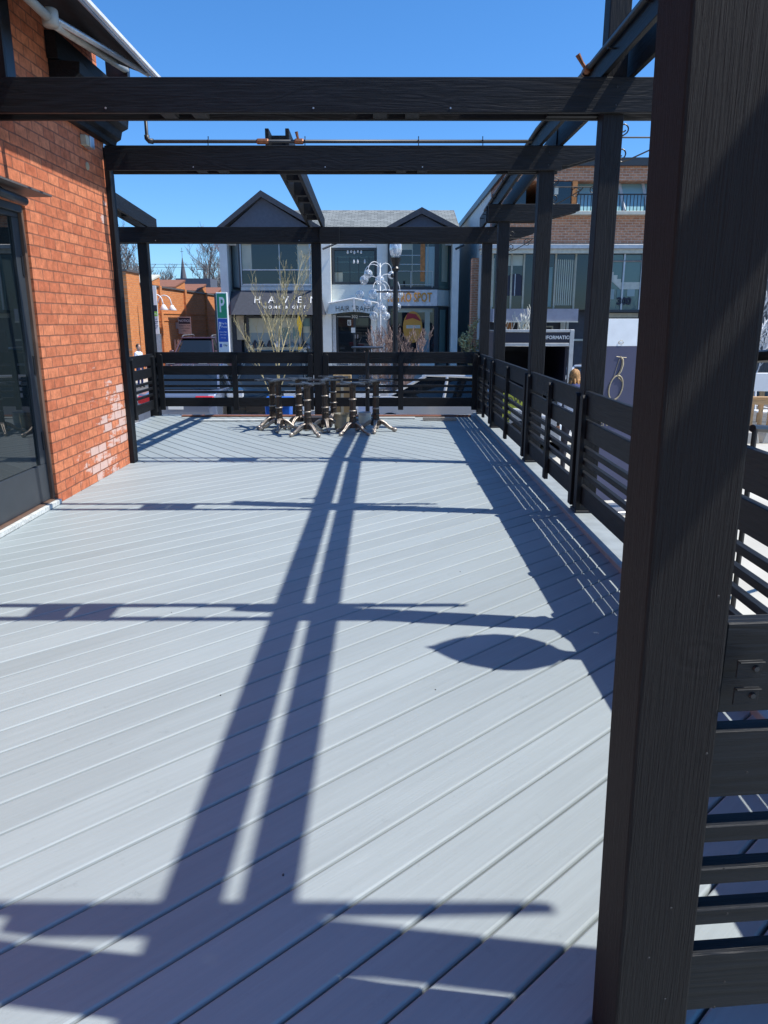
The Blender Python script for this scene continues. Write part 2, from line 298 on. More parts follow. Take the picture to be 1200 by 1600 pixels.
# ---------------------------------------------------------------- mesh helpers
class MB:
    def __init__(s): s.v = []; s.f = []
    def add(s, vs, fs):
        o = len(s.v); s.v += [tuple(v) for v in vs]; s.f += [tuple(i+o for i in f) for f in fs]; return s
    def box(s, x0, x1, y0, y1, z0, z1, M=None):
        vs = [Vector(p) for p in ((x0,y0,z0),(x1,y0,z0),(x1,y1,z0),(x0,y1,z0),(x0,y0,z1),(x1,y0,z1),(x1,y1,z1),(x0,y1,z1))]
        if M: vs = [M @ p for p in vs]
        return s.add(vs, [(0,3,2,1),(4,5,6,7),(0,1,5,4),(1,2,6,5),(2,3,7,6),(3,0,4,7)])
    def prism(s, poly, axis, a, b, M=None):
        """poly 2-D in the two other axes, extruded along axis from a to b"""
        def P(p, t):
            q = {'x': (t, p[0], p[1]), 'y': (p[0], t, p[1]), 'z': (p[0], p[1], t)}[axis]
            q = Vector(q); return M @ q if M else q
        n = len(poly); vs = [P(p, a) for p in poly]+[P(p, b) for p in poly]
        fs = [tuple(range(n))[::-1], tuple(range(n, 2*n))]+[(i, (i+1) % n, n+(i+1) % n, n+i) for i in range(n)]
        return s.add(vs, fs)
    def tube(s, pts, r, n=8, cap=True):
        pts = [Vector(p) for p in pts]; rs = r if isinstance(r, (list, tuple)) else [r]*len(pts)
        vs = []; fs = []; up = None
        for i, p in enumerate(pts):
            d = (pts[min(i+1, len(pts)-1)]-pts[max(i-1, 0)])
            if d.length < 1e-9: d = Vector((0,0,1))
            d.normalize()
            if up is None: up = Vector((0,0,1)) if abs(d.z) < .9 else Vector((1,0,0))
            a = d.cross(up)
            if a.length < 1e-6: a = d.orthogonal()
            a.normalize(); b = d.cross(a).normalized(); up = a.cross(d)
            for k in range(n):
                t = 2*math.pi*k/n; vs.append(p+a*math.cos(t)*rs[i]+b*math.sin(t)*rs[i])
        for i in range(len(pts)-1):
            for k in range(n):
                a0 = i*n+k; b0 = i*n+(k+1) % n; fs.append((a0, b0, b0+n, a0+n))
        if cap: fs += [tuple(range(n)), tuple(range((len(pts)-1)*n, len(pts)*n))[::-1]]
        return s.add(vs, fs)
    def lathe(s, prof, c=(0,0,0), n=20, M=None):
        """prof: list of (r, z)"""
        vs = []; fs = []
        for r, z in prof:
            for k in range(n):
                t = 2*math.pi*k/n; q = Vector((c[0]+r*math.cos(t), c[1]+r*math.sin(t), c[2]+z)); vs.append(M @ q if M else q)
        for i in range(len(prof)-1):
            for k in range(n):
                a0 = i*n+k; b0 = i*n+(k+1) % n; fs.append((a0, b0, b0+n, a0+n))
        fs += [tuple(range(n))[::-1], tuple(range((len(prof)-1)*n, len(prof)*n))]
        return s.add(vs, fs)
    def ball(s, c, r, n=14, sz=1.0):
        m = n//2
        return s.lathe([(max(r*math.sin(math.pi*i/m), r*.01), -r*sz*math.cos(math.pi*i/m)) for i in range(m+1)], c, n)
    def build(s, name, mat, parent=None, bevel=0, smooth=False, seg=1):
        me = bpy.data.meshes.new(name); me.from_pydata(s.v, [], s.f)
        bm = bmesh.new(); bm.from_mesh(me); bmesh.ops.recalc_face_normals(bm, faces=bm.faces); bm.to_mesh(me); bm.free()
        me.materials.append(MATS[mat] if isinstance(mat, str) else mat)
        if smooth:
            for p in me.polygons: p.use_smooth = True
        o = bpy.data.objects.new(name, me); COL.objects.link(o)
        if bevel:
            md = o.modifiers.new('bevel', 'BEVEL'); md.width = bevel; md.segments = seg; md.limit_method = 'ANGLE'
        return o
def tag(o, label=None, cat=None, group=None, kind=None):
    if label: o['label'] = label
    if cat: o['category'] = cat
    if group: o['group'] = group
    if kind: o['kind'] = kind
    return o
def thing(name, label, cat, loc=(0,0,0), group=None, rz=0, absolute=False):
    """Empty at the thing's base; absolute=True -> its parts are given in world coordinates"""
    o = bpy.data.objects.new(name, None); COL.objects.link(o); o.location = loc; o.rotation_euler = (0,0,rz); o.empty_display_size = .2
    if absolute: ABS.add(o.name)
    return tag(o, label, cat, group)
ABS = set()
def part(name, mb, mat, parent, bevel=0, smooth=False, seg=1):
    o = mb.build(name, mat, None, bevel, smooth, seg); o.parent = parent
    root = parent
    while root.parent: root = root.parent
    if root.name in ABS and parent is root: o.matrix_parent_inverse = Matrix.Translation(root.location).inverted()
    return o
def copy_tree(o, parent=None):
    c = o.copy(); COL.objects.link(c); c.parent = parent
    if parent: c.matrix_parent_inverse = o.matrix_parent_inverse.copy()
    for ch in [x for x in bpy.data.objects if x.parent == o]: copy_tree(ch, c)
    return c
def struct(o): o['kind'] = 'structure'; return o
def text_mb(s, size, M, depth=.01, sx=1.0, bold=0.0, align='CENTER'):
    """lettering as a solid mesh; text lies in local XY, M places it"""
    cu = bpy.data.curves.new('t', 'FONT'); cu.body = s; cu.size = size; cu.extrude = depth/2; cu.align_x = align; cu.align_y = 'CENTER'; cu.offset = bold; cu.resolution_u = 3
    o = bpy.data.objects.new('t', cu); COL.objects.link(o)
    dg = bpy.context.evaluated_depsgraph_get(); dg.update(); me = o.evaluated_get(dg).to_mesh()
    mb = MB(); S = Matrix.Diagonal((sx, 1, 1, 1))
    mb.add([M @ S @ v.co for v in me.vertices], [tuple(p.vertices) for p in me.polygons])
    o.evaluated_get(dg).to_mesh_clear(); bpy.data.objects.remove(o); bpy.data.curves.remove(cu)
    return mb
def facing(x, y, z):      # lettering that faces the -Y side, upright
    return Matrix.Translation((x, y, z)) @ Matrix.Rotation(R(90), 4, 'X')
cp_, sp_ = math.cos(PITCH), math.sin(PITCH)
def at(px, py, Y):        # world point at distance Y seen at photo pixel (1200 x 1600): a measuring aid only
    a = (px-600)/1155.6; b = (800-py)/1155.6
    t = Y/(cp_+b*sp_); return (t*a, Y, 1.6+t*(-sp_+b*cp_))
def hx(px, Y, py=450): return at(px, py, Y)[0]
def hz(py, Y): return at(600, py, Y)[2]

G = -0.9            # street level; the deck top is z = 0
# ================================================================ SETTING: ground
g_ = MB().box(-300, 300, -300, 500, G-.5, G); struct(g_.build('ground', 'ground_dirt'))
struct(MB().box(-30, 40, -12, 17.0, G-.1, G+.012).build('pavement', 'concrete'))
struct(MB().box(-60, 60, 17.004, 29.0, G-.1, G+.006).build('road', 'asphalt'))
k = MB().box(-60, -9.2, 29.004, 35, G-.1, G+.13); k.box(-9.2, 60, 29.004, 36.4, G-.1, G+.13); struct(k.build('far_pavement', 'sidewalk'))
struct(MB().box(-9.8, -7.9, 36.404, 60, G-.1, G+.02).build('driveway', 'asphalt'))
mk = MB()
for i in range(9): mk.box(-12+i*2.9, -11.9+i*2.9, 17.6, 22.4, G+.006, G+.012)
mk.box(-40, 40, 25.2, 25.32, G+.006, G+.012)
struct(mk.build('road_markings', 'white_paint'))

# ================================================================ DECK: one sheet of boards in two diagonals
def clip(poly, n, d):      # keep points with p.n <= d
    out = []
    for i in range(len(poly)):
        a = poly[i]; b = poly[(i+1) % len(poly)]
        da = a[0]*n[0]+a[1]*n[1]-d; db = b[0]*n[0]+b[1]*n[1]-d
        if da <= 0: out.append(a)
        if (da < 0 < db) or (db < 0 < da):
            t = da/(da-db); out.append((a[0]+(b[0]-a[0])*t, a[1]+(b[1]-a[1])*t))
    return out
def inset(poly, e):
    A = sum(poly[i][0]*poly[(i+1) % len(poly)][1]-poly[(i+1) % len(poly)][0]*poly[i][1] for i in range(len(poly)))
    if A < 0: poly = poly[::-1]
    out = list(poly)
    for i in range(len(poly)):
        a = poly[i]; b = poly[(i+1) % len(poly)]
        dx, dy = b[0]-a[0], b[1]-a[1]; L = math.hypot(dx, dy)
        if L < 1e-5: continue
        nx, ny = dy/L, -dx/L
        out = clip(out, (nx, ny), nx*a[0]+ny*a[1]-e)
    return out
DV = []; DF = []; DUV = []; DT = []
def board(poly, dirv, zoff, tone):
    if len(poly) < 3: return
    lv = [(inset(poly, .0), -.035), (inset(poly, .0), -.010), (inset(poly, .0022), -.004), (inset(poly, .0052), -.0012), (inset(poly, .0085), 0)]
    off = (random.uniform(0, 90), random.uniform(0, 90))
    if any(len(l[0]) != len(lv[0][0]) or len(l[0]) < 3 for l in lv): 
        if len(lv[-1][0]) < 3: return
        lv = [(lv[-1][0], -.035), (lv[-1][0], 0)]
    n = len(lv[0][0]); o = len(DV)
    for pl, z in lv:
        for p in pl: DV.append((p[0], p[1], z+zoff))
    def uvp(i): p = DV[i]; return (p[0]*dirv[0]+p[1]*dirv[1]+off[0], -p[0]*dirv[1]+p[1]*dirv[0]+off[1])
    fs = [tuple(range(o+(len(lv)-1)*n, o+len(lv)*n))]
    for j in range(len(lv)-1):
        for k in range(n): fs.append((o+j*n+k, o+j*n+(k+1) % n, o+(j+1)*n+(k+1) % n, o+(j+1)*n+k))
    for f in fs: DF.append(f); DUV.append([uvp(i) for i in f]); DT.append(tone)
def boards(region, ang, pitch, phase, gap=.007):
    d = (math.cos(ang), math.sin(ang)); nrm = (-d[1], d[0])
    pr = [p[0]*nrm[0]+p[1]*nrm[1] for p in region]; pd = [p[0]*d[0]+p[1]*d[1] for p in region]
    i = math.floor((min(pr)-phase)/pitch)
    while phase+i*pitch < max(pr):
        a = phase+i*pitch+gap/2; b = phase+(i+1)*pitch-gap/2
        poly = clip(clip(region, nrm, b), (-nrm[0], -nrm[1]), -a)
        if len(poly) > 2:
            # butt joints here and there
            cuts = [min(pd)-1]
            if random.random() < .0: cuts.append(0)
            cuts.append(max(pd)+1)
            for q in range(len(cuts)-1):
                pp = clip(clip(poly, d, cuts[q+1]-.0012), (-d[0], -d[1]), -cuts[q]-.0012)
                board(pp, d, random.uniform(-.0012, .0012), random.uniform(.955, 1.03))
        i += 1
YB = 8.46
boards([(-2.95, -1.6), (1.66, -1.6), (1.64, YB-.003), (-2.95, YB-.003)], R(42.5), .165, .03)
boards([(-3.98, YB+.003), (1.62, YB+.003), (1.60, 12.98), (-3.98, 12.98)], R(-52), .165, .05)
me = bpy.data.meshes.new('deck'); me.from_pydata(DV, [], DF); uvl = me.uv_layers.new(name='grain')
k = 0
for f in DUV:
    for q in f: uvl.data[k].uv = q; k += 1
ta = me.attributes.new('tone', 'FLOAT', 'FACE'); ta.data.foreach_set('value', DT)
bm = bmesh.new(); bm.from_mesh(me); bmesh.ops.recalc_face_normals(bm, faces=bm.faces); bm.to_mesh(me); bm.free()
me.materials.append(MATS['deck_paint']); deck = bpy.data.objects.new('deck', me); COL.objects.link(deck); struct(deck)
# frame under the deck, edge kerb, small knots in the paint
sk = MB().box(-2.9, 1.76, -1.58, YB, G, -.05); sk.box(-3.95, 1.74, YB, 12.95, G, -.05); struct(sk.build('deck_base', 'black_wood_y'))
kb = MB().box(1.545, 1.86, -1.6, 12.98, -.048, .034); struct(kb.build('deck_kerb', 'deck_kerb', bevel=.004))
kn = MB()
for (kx, ky) in ((-.72, 2.95), (.23, 3.0), (-.30, 1.86), (-1.2, 3.9), (.5, 4.6)):
    kn.prism([(kx+.003*math.cos(t*1.05)*(1+.4*math.sin(t*3)), ky+.005*math.sin(t*1.05)) for t in range(6)], 'z', -.001, .0022)
struct(kn.build('paint_chips', 'knot'))

# ================================================================ PERGOLA
PY0 = [1.278, 3.56, 6.00, 8.29, 11.05, 12.74]            # front faces of the right row of posts
def ztop(y):        # underside of the long beams / top of the cross beams
    return 3.30+.012*max(0, min(y, 8.4)-6) if y <= 8.4 else 3.33-.062*(y-8.4)
PD = .155
where = ['nearest the camera behind the thick post', 'second from the camera, hidden by the thick post', 'tall one running on above the pergola',
         'fourth from the camera, left of the booth opening', 'beside the corner post at the far end', 'at the far right corner of the deck']
for i, y in enumerate(PY0):
    top = ztop(y)-.003 if i != 2 else 4.75
    x0 = 1.612
    p = thing('pergola_post', 'black timber post of the right row, '+where[i], 'post', (x0+PD/2, y+PD/2, 0), 'black posts along the right side', absolute=True)
    part('post_shaft', MB().box(x0, x0+PD, y, y+PD, .034, top), 'black_post', p, .005)
    part('base_shoe', MB().box(x0-.012, x0+PD+.012, y-.012, y+PD+.012, .034, .055), 'black_metal', p, .002)
p = thing('pergola_post', 'square black timber post in the middle of the far railing', 'post', (-1.11, 12.82, 0), 'black posts of the far side', absolute=True)
part('post_shaft', MB().box(-1.19, -1.035, 12.742, 12.897, -.05, 3.04), 'black_post', p, .005)
p = thing('pergola_post', 'square black timber post at the far left corner by the short side railing', 'post', (-3.93, 12.82, 0), 'black posts of the far side', absolute=True)
part('post_shaft', MB().box(-4.02, -3.865, 12.742, 12.897, -.05, 3.04), 'black_post', p, .005)

def end_poly(x0, x1, z0, z1, right=True, left_tip=False, plain=.0):
    """board outline with a stepped, tapered tail at the right and/or left end"""
    h = z1-z0; pts = []
    if left_tip: pts += [(x0, z1), (x0, z1-.075), (x0+.24, z0+.03), (x0+.24, z0)]
    else: pts += [(x0, z1), (x0, z0)]
    if right: pts += [(x1-.42, z0), (x1-.42, z0+.045), (x1-.36, z0+.045), (x1, z1-.09), (x1, z1)]
    else: pts += [(x1, z0), (x1, z1)]
    return pts
def cross_beam(y, x0, x1, z1, label, left_tip=False, blocks=(), rear_short=.0, h=.235, tail=None):
    z0 = z1-h
    t = thing('cross_beam', label, 'beam', ((x0+x1)/2, y, z0), 'black cross beams of the pergola', absolute=True)
    part('front_board', MB().prism(end_poly(x0, x1, z0, z1, True, left_tip), 'y', y-.042, y-.002), 'black_wood_x', t, .004)
    part('rear_board', MB().prism(end_poly(x0, x1-rear_short, z0, z1, True, left_tip), 'y', y+PD+.002, y+PD+.042), 'black_wood_x', t, .004)
    for bx in (x0+.9, (x0+x1)/2-.3, (x0+x1)/2+.7, 1.69):
        for dz_ in ((.03,) if bx != 1.69 else (.05, .17)):
            part('bolt_head', MB().lathe([(.0008, .004), (.006, .004), (.0075, 0)], (0,0,0), 8, Matrix.Translation((bx, y-.042, z0+dz_)) @ Matrix.Rotation(R(90), 4, 'X')), 'steel' if bx != 1.69 else 'pipe', t)
    for bx in blocks: part('spacer_block', MB().box(bx-.052, bx+.052, y-.001, y+PD+.001, z0+.006, z1-.02), 'black_wood_x', t)
    if tail: part('spacer_block', MB().box(tail[0], tail[1], y+.085, y+PD+.001, z0+.008, z1-.02), 'black_wood_x', t)
    return t
BL = (-2.35, -2.12, -.70, -.47, .72, .95)
cross_beam(1.278, -2.93, 2.5, 3.295, 'double black cross beam overhead, nearest the camera', blocks=(-.98, -.80), tail=(1.02, 1.60))
cross_beam(3.56, -2.93, 2.5, 3.297, 'double black cross beam overhead, second from the camera', blocks=(-1.38, -1.2, .11, .36), tail=(1.20, 1.60))
cross_beam(6.00, -2.93, 2.5, 3.30, 'topmost black cross beam in view, running from the brick wall to the thick post', blocks=(-1.60, -1.37, -.03, .21), tail=(1.22, 1.60))
cross_beam(8.29, -2.86, 2.25, 3.327, 'black cross beam with a pipe above it, starting at the corner of the brick wall', blocks=(-1.9, -1.68, .18, .40), tail=(1.30, 1.60))
t = thing('outrigger_beam', 'short black outrigger beam with a tapered tail, right of the fifth post', 'beam', (2.1, 11.05, 2.93), 'black outriggers on the right posts', absolute=True)
for nm, ya, yb in (('front_board', 11.008, 11.048), ('rear_board', 11.207, 11.247)):
    part(nm, MB().prism(end_poly(1.45, 2.72, 2.935, 3.16), 'y', ya, yb), 'black_wood_x', t, .004)
t = cross_beam(12.74, -4.60, 2.45, 3.055, 'lowest black beam in view, above the far railing', left_tip=True, blocks=(-3.2, -2.9, .2, .5), h=.24)
part('splice_plate', MB().box(-1.04, -.72, 12.655, 12.697, 2.812, 3.052), 'black_wood_x', t, .003)

def long_beam(xs, ya, yb, label, steps, h=.207, group='long black beams on top of the cross beams', name='long_beam'):
    t = thing(name, label, 'beam', ((xs[0]+xs[1])/2, (ya+yb)/2, ztop((ya+yb)/2)), group, absolute=True)
    for x in xs:
        za, zb = ztop(ya)+.003, ztop(yb)+.003
        poly = [(ya, za), (ya, za+h), (yb, zb+h), (yb, zb+.08), (yb-.1, zb)] if yb > 12 else [(ya, za), (ya, za+h), (yb, zb+h), (yb, zb)]
        part('beam_board', MB().prism(poly, 'x', x, x+.04), 'black_wood_y', t, .004)
    for y in steps:
        z = ztop(y)+.003; part('spacer_block', MB().box(xs[0]+.039, xs[1]+.001, y, y+.14, z+.012, z+h-.015), 'black_wood_y', t)
    return t
long_beam((1.59, 1.80), -.6, 8.398, 'long black double beam over the right row of posts, near stretch', ())
long_beam((1.59, 1.79), 8.402, 13.12, 'long black double beam over the right row of posts, sloping far stretch', ())
long_beam((-1.235, -1.025), 8.41, 13.12, 'black double beam with ladder-like blocks, sloping down to the middle far post', (8.6, 9.35, 9.8, 10.6, 11.0, 11.8, 12.2), h=.19)
long_beam((-4.03, -3.86), 9.3, 13.25, 'short black double beam reaching out from behind the brick wall to the far left post', (10.2, 11.0, 12.0))

# ---- thick post close to the camera with its railing
p = thing('entry_post', 'thick rough black timber post close to the camera at the right', 'post', (.58, 1.35, 0), absolute=True)
sh = MB(); X0, X1, Y0, Y1 = .490, .648, 1.238, 1.392; ln = -.0185
zs = [0.0, .8, 1.55, 2.3, 3.06]
vs = []
for z in zs:
    o = ln*z
    for (x, y) in ((X0, Y0), (X1, Y0), (X1, Y1), (X0, Y1)): vs.append((x+o+.0015*math.sin(z*5), y+(x-X0)*.0875, z))
fs = [(0,3,2,1), tuple(range(16, 20))]+[(j*4+k, j*4+(k+1) % 4, (j+1)*4+(k+1) % 4, (j+1)*4+k) for j in range(4) for k in range(4)]
sh.add(vs, fs); ps = part('post_shaft', sh, 'rough_post', p, .006, seg=2)
for (x, z) in ((.60, 1.12), (.58, .45), (.545, .33), (.615, .80), (.59, .22)):
    part('nail_head', MB().lathe([(.0005, .001), (.002, .001), (.0028, 0)], (0,0,0), 8, Matrix.Translation((x, Y0-.0005+(x-X0)*.0875, z)) @ Matrix.Rotation(R(90), 4, 'X')), 'pipe', p)

# ---- railings: each panel has top board, second board, three slats, bottom board, upright stiles
RB = [('top_board', .862, 1.05, .04), ('second_board', .672, .822, .04), ('slat', .565, .605, .04), ('slat', .462, .502, .04), ('slat', .360, .400, .04), ('bottom_board', .135, .285, .04)]
def panel_y(x, ya, yb, label, group, side=1, stiles=None, name='railing_panel'):
    """panel running along Y; boards' inner face at x, boards extend to +x*side, stiles on the -x*side face"""
    t = thing(name, label, 'railing', (x, (ya+yb)/2, 0), group, absolute=True)
    for nm, z0, z1, th in RB:
        xa, xb = sorted((x, x+side*th)); part(nm, MB().box(xa, xb, ya, yb, z0, z1), 'black_wood_y', t, .003)
    for y in (stiles or (ya+.002, (ya+yb)/2-.04, yb-.092)):
        xa, xb = sorted((x-side*.001, x-side*.040))
        part('stile', MB().prism([(y, .08), (y+.09, .08), (y+.09, 1.0), (y+.065, 1.022), (y+.025, 1.022), (y, 1.0)], 'x', xa, xb), 'black_wood_z', t, .003)
    return t
def panel_x(y, xa, xb, label, group, stiles, face=-1, dz=0, cat='railing'):
    t = thing('railing_panel', label, cat, ((xa+xb)/2, y, 0), group, absolute=True)
    for nm, z0, z1, th in RB:
        part(nm, MB().box(xa, xb, y, y+th, z0+dz, z1+dz), 'black_wood_x', t, .003)
    for x in stiles:
        ya, yb = (y-.040, y-.001) if face < 0 else (y+.041, y+.08)
        part('stile', MB().prism([(x, .08+dz), (x+.09, .08+dz), (x+.09, 1.0+dz), (x+.065, 1.022+dz), (x+.025, 1.022+dz), (x, 1.0+dz)], 'y', ya, yb), 'black_wood_z', t, .003)
    return t
GR = 'black slatted railing panels of the right side'
names = ['right railing panel between the two nearest posts, beside the thick post', 'right railing panel just left of the thick post, with the navy banner behind it',
         'right railing panel below the information booth', 'right railing panel third from the far corner, long one with parked cars behind', 'short right railing panel at the far corner']
RX = 1.618
for i in range(5):
    a, b = PY0[i]+PD, PY0[i+1]
    panel_y(RX, a-.06 if i else a, b-.005, names[i], GR, 1, (a+.01, 4.42, b-.097) if i == 1 else None)
panel_x(12.775, -3.864, -1.192, 'far railing panel left of the middle post, in front of the dark parked cars', 'black slatted railing panels of the far side', (-3.84, -2.58, -1.29), dz=.025)
panel_x(12.775, -1.033, 1.610, 'far railing panel right of the middle post, behind the iron table bases', 'black slatted railing panels of the far side', (-1.03, .24, 1.50), dz=.025)
panel_y(-3.90, 8.7, 12.738, 'short sunlit railing panel between the brick wall and the far left post', 'black slatted railing panels of the left side', -1, (9.6, 11.55, 12.60))
# the near panel is a gate leaf seen at the lower right
t = panel_x(1.30, .645, 1.60, 'black slatted railing panel right beside the camera, with two small angle brackets', 'near railing', (.585, 1.46), face=1, dz=-.002)
t.rotation_euler.z = R(5); t.location.y += .035
def bracket(bz):
    br = MB().box(.650, .699, 1.2955, 1.2992, bz-.036, bz); br.box(.650, .699, 1.287, 1.2954, bz-.003, bz)
    b = part('angle_bracket', br, 'black_wood_x', t, .001)
    part('screw', MB().lathe([(.0008, .004), (.005, .004), (.0068, .0)], (0,0,0), 10, Matrix.Translation((.686, 1.2950, bz-.017)) @ Matrix.Rotation(R(90), 4, 'X')), 'pipe', b)
bracket(.990); bracket(.935)
for (x, z) in ((.70, .18), (.715, .245), (.68, .53), (.70, .42), (.70, .75), (1.15, .22)):
    part('screw_head', MB().lathe([(.0005, .0012), (.0025, .0012), (.003, 0)], (0,0,0), 8, Matrix.Translation((x, 1.2995, z)) @ Matrix.Rotation(R(90), 4, 'X')), 'black_metal', t)

# ---- handrail on the street steps seen right of the thick post
t = thing('handrail', 'thin black metal handrail beyond the right railing, in front of the orange fence', 'handrail', (3.4, 6.0, G), absolute=True)
hr = MB().tube([(2.6, 5.2, .86), (3.6, 5.9, .72), (4.6, 6.6, .55)], .028, 8); part('rail', hr, 'black_metal', t)
for (x, y, z) in ((2.62, 5.2, .85), (4.55, 6.57, .55)): part('support', MB().tube([(x, y, G+.012), (x, y, z)], .02, 8), 'black_metal', t)

# ================================================================ PIPES, BRACKETS
t = thing('gas_pipe', 'thin dark pipe with orange couplings lying above the second cross beam in view', 'pipe', (-.5, 8.2, 3.35), 'pipes on the pergola', absolute=True)
part('pipe_run', MB().tube([(-2.40, 8.2, 3.62), (-2.40, 8.2, 3.385), (-2.385, 8.2, 3.36), (-2.36, 8.2, 3.352), (1.50, 8.2, 3.352)], .017, 10), 'pipe', t, smooth=True)
part('elbow', MB().tube([(-2.40, 8.2, 3.41), (-2.40, 8.2, 3.38), (-2.38, 8.2, 3.357), (-2.34, 8.2, 3.352)], .026, 10), 'pipe', t, smooth=True)
for (x, ex) in ((-1.23, .06), (-.86, .045)):
    c = part('coupling', MB().lathe([(.022, -ex), (.028, -ex+.01), (.028, ex-.01), (.022, ex)], (0,0,0), 8, Matrix.Translation((x, 8.2, 3.352)) @ Matrix.Rotation(R(90), 4, 'Y')), 'brass', t)
part('valve_stem', MB().tube([(-.87, 8.2, 3.37), (-.885, 8.19, 3.44)], [.012, .016], 8), 'brass', t)
for x in (-1.78, -.80, .35, 1.0): part('pipe_clip', MB().tube([(x, 8.178, 3.30), (x, 8.176, 3.36), (x, 8.2, 3.376), (x, 8.2, 3.40)], .005, 6), 'black_metal', t)
t = thing('gas_pipe', 'dark pipe with hooks running along the inner face of the long right beam', 'pipe', (1.56, 6, 3.4), 'pipes on the pergola', absolute=True)
pz = lambda y: ztop(y)+.16
part('pipe_run', MB().tube([(1.566, y, pz(y)) for y in (-.4, 2, 4, 5.6, 8.3, 10, 11.6, 12.3)], .021, 10), 'pipe', t, smooth=True)
part('coupling', MB().tube([(1.566, 6.30, pz(6.30)), (1.566, 6.44, pz(6.44))], .03, 10), 'brass', t, smooth=True)
part('valve_stem', MB().tube([(1.56, 6.37, pz(6.4)), (1.52, 6.36, pz(6.4)+.045), (1.48, 6.35, pz(6.4)+.10)], [.014, .014, .02], 8), 'brass', t)
for y in (3.9, 5.0, 6.4, 7.8, 9.3, 10.4, 11.3): 
    part('pipe_hook', MB().tube([(1.588, y, pz(y)+.03), (1.560, y, pz(y)+.032), (1.542, y, pz(y)+.012), (1.54, y, pz(y)-.02), (1.556, y, pz(y)-.034), (1.588, y, pz(y)-.034)], .005, 6), 'black_metal', t)
for y in (5.7, 7.2, 8.8, 9.9, 12.0, 12.3, 12.6): 
    part('screw', MB().tube([(1.59, y, ztop(y)+.10), (1.53, y-.01, ztop(y)+.10)], .006, 6), 'black_metal', t)
def spiral(c, r0, turns, n=16, d=1, ph=0):
    return [(c[0]+r0*(1-.55*k/n)*math.cos(ph+d*2*math.pi*turns*k/n), c[1], c[2]+r0*(1-.55*k/n)*math.sin(ph+d*2*math.pi*turns*k/n)) for k in range(n+1)]
def scroll_bracket(y, z, ln_, label):
    x = 1.612+PD+.004
    t = thing('scroll_bracket', label, 'plant bracket', (x, y, z), 'wrought iron plant brackets on the posts', absolute=True)
    part('arm', MB().tube([(x, y, z), (x+ln_, y, z)], .006, 6), 'black_metal', t)
    part('brace', MB().tube([(x, y, z-.16), (x+.04, y, z-.17), (x+.09, y, z-.155), (x+ln_*.75, y, z-.03), (x+ln_*.8, y, z)], .006, 6), 'black_metal', t)
    part('scroll', MB().tube([(x+.01, y, z)]+spiral((x+.035, y, z+.06), .04, 1.1, ph=-1.2), .0055, 6), 'black_metal', t)
    part('scroll', MB().tube([(x, y, z-.16)]+spiral((x+.03, y, z-.11), .04, 1.1, ph=-1.8), .0055, 6), 'black_metal', t)
    part('scroll', MB().tube(spiral((x+ln_*.62, y, z-.055), .055, 1.2, ph=.3), .0055, 6), 'black_metal', t)
    part('scroll', MB().tube([(x+ln_, y, z)]+spiral((x+ln_+.02, y, z-.03), .035, 1.1, ph=1.6), .0055, 6), 'black_metal', t)
scroll_bracket(6.12, 2.935, .5, 'curly iron plant bracket high on the tall post, against the sky')
scroll_bracket(8.43, 2.96, .42, 'curly iron plant bracket on the fourth post, in front of the upper dark window')
scroll_bracket(11.13, 2.72, .42, 'small curly iron plant bracket on the post near the far corner')
scroll_bracket(3.78, 2.95, .5, 'curly iron plant bracket on the hidden post behind the thick post')
t = thing('shadow_caster', 'dark teardrop shape on an arm of the second post, added out of view for its shadow', 'shadow caster', (1.97, 3.21, 1.52), absolute=True)  # unseen object, added and shaped to cast the leaf-shaped shadow on the deck
part('caster_body', MB().lathe([(.045, 1.50), (.05, 1.72), (.09, 1.85), (.16, 1.98), (.205, 2.12), (.21, 2.2), (.19, 2.32), (.15, 2.44), (.09, 2.58), (.03, 2.70), (.008, 2.78)], (1.97, 3.21, 0), 24), 'fabric_dark', t, smooth=True)
part('arm', MB().tube([(1.97, 3.21, 1.52), (1.92, 3.36, 1.46), (1.77, 3.72, 1.42)], .03, 8), 'black_metal', t)

# ================================================================ BRICK BUILDING ON THE LEFT
WX = -2.93; WZ = 4.35; DY0, DY1, DZ = 3.9, 6.47, 2.50
t = thing('brick_building', 'red brick building with a dark glass door at the left edge', 'building', (-5.5, 3, 0), absolute=True)
b_ = MB().box(-9, WX, DY1, 8.44, -.9, WZ); b_.box(-9, WX, -4, DY0, -.9, WZ); b_.box(-9, WX, DY0, DY1, DZ, WZ); b_.box(-9, WX-.3, DY0, DY1, -.9, .02)
part('wall', b_, 'brick_red', t)
part('corner_board', MB().box(WX-.01, WX+.055, 8.40, 8.53, .005, 3.34), 'black_wood_z', t, .004)
cr = [(WX, 3.38), (WX+.07, 3.385), (WX+.085, 3.43), (WX+.13, 3.455), (WX+.15, 3.53), (WX+.215, 3.56), (WX+.23, 3.66), (WX+.27, 3.69), (WX+.28, 3.78), (WX, 3.80)]
part('cornice', MB().prism(cr, 'y', 7.22, 8.62), 'black_wood_y', t, .004)
part('cornice_box', MB().box(WX, WX+.10, 7.20, 8.60, 3.801, 4.02), 'black_wood_y', t, .004)
part('cornice_corbel', MB().prism([(WX, 3.10), (WX+.06, 3.15), (WX+.10, 3.3), (WX+.14, 3.379), (WX, 3.379)], 'y', 8.541, 8.62), 'black_wood_y', t)
part('down_pipe', MB().box(WX+.003, WX+.10, 6.20, 6.36, 3.32, 4.3), 'black_metal', t, .01)
d = part('door', MB().box(-3.03, -2.975, DY0+.05, DY1-.045, .055, .38), 'dark_frame', t, .004)
part('frame_side', MB().box(-3.03, -2.975, DY1-.16, DY1-.046, .381, 2.40), 'dark_frame', d, .004)
part('frame_top', MB().box(-3.03, -2.975, DY0+.05, DY1-.046, 2.401, 2.44), 'dark_frame', d, .004)
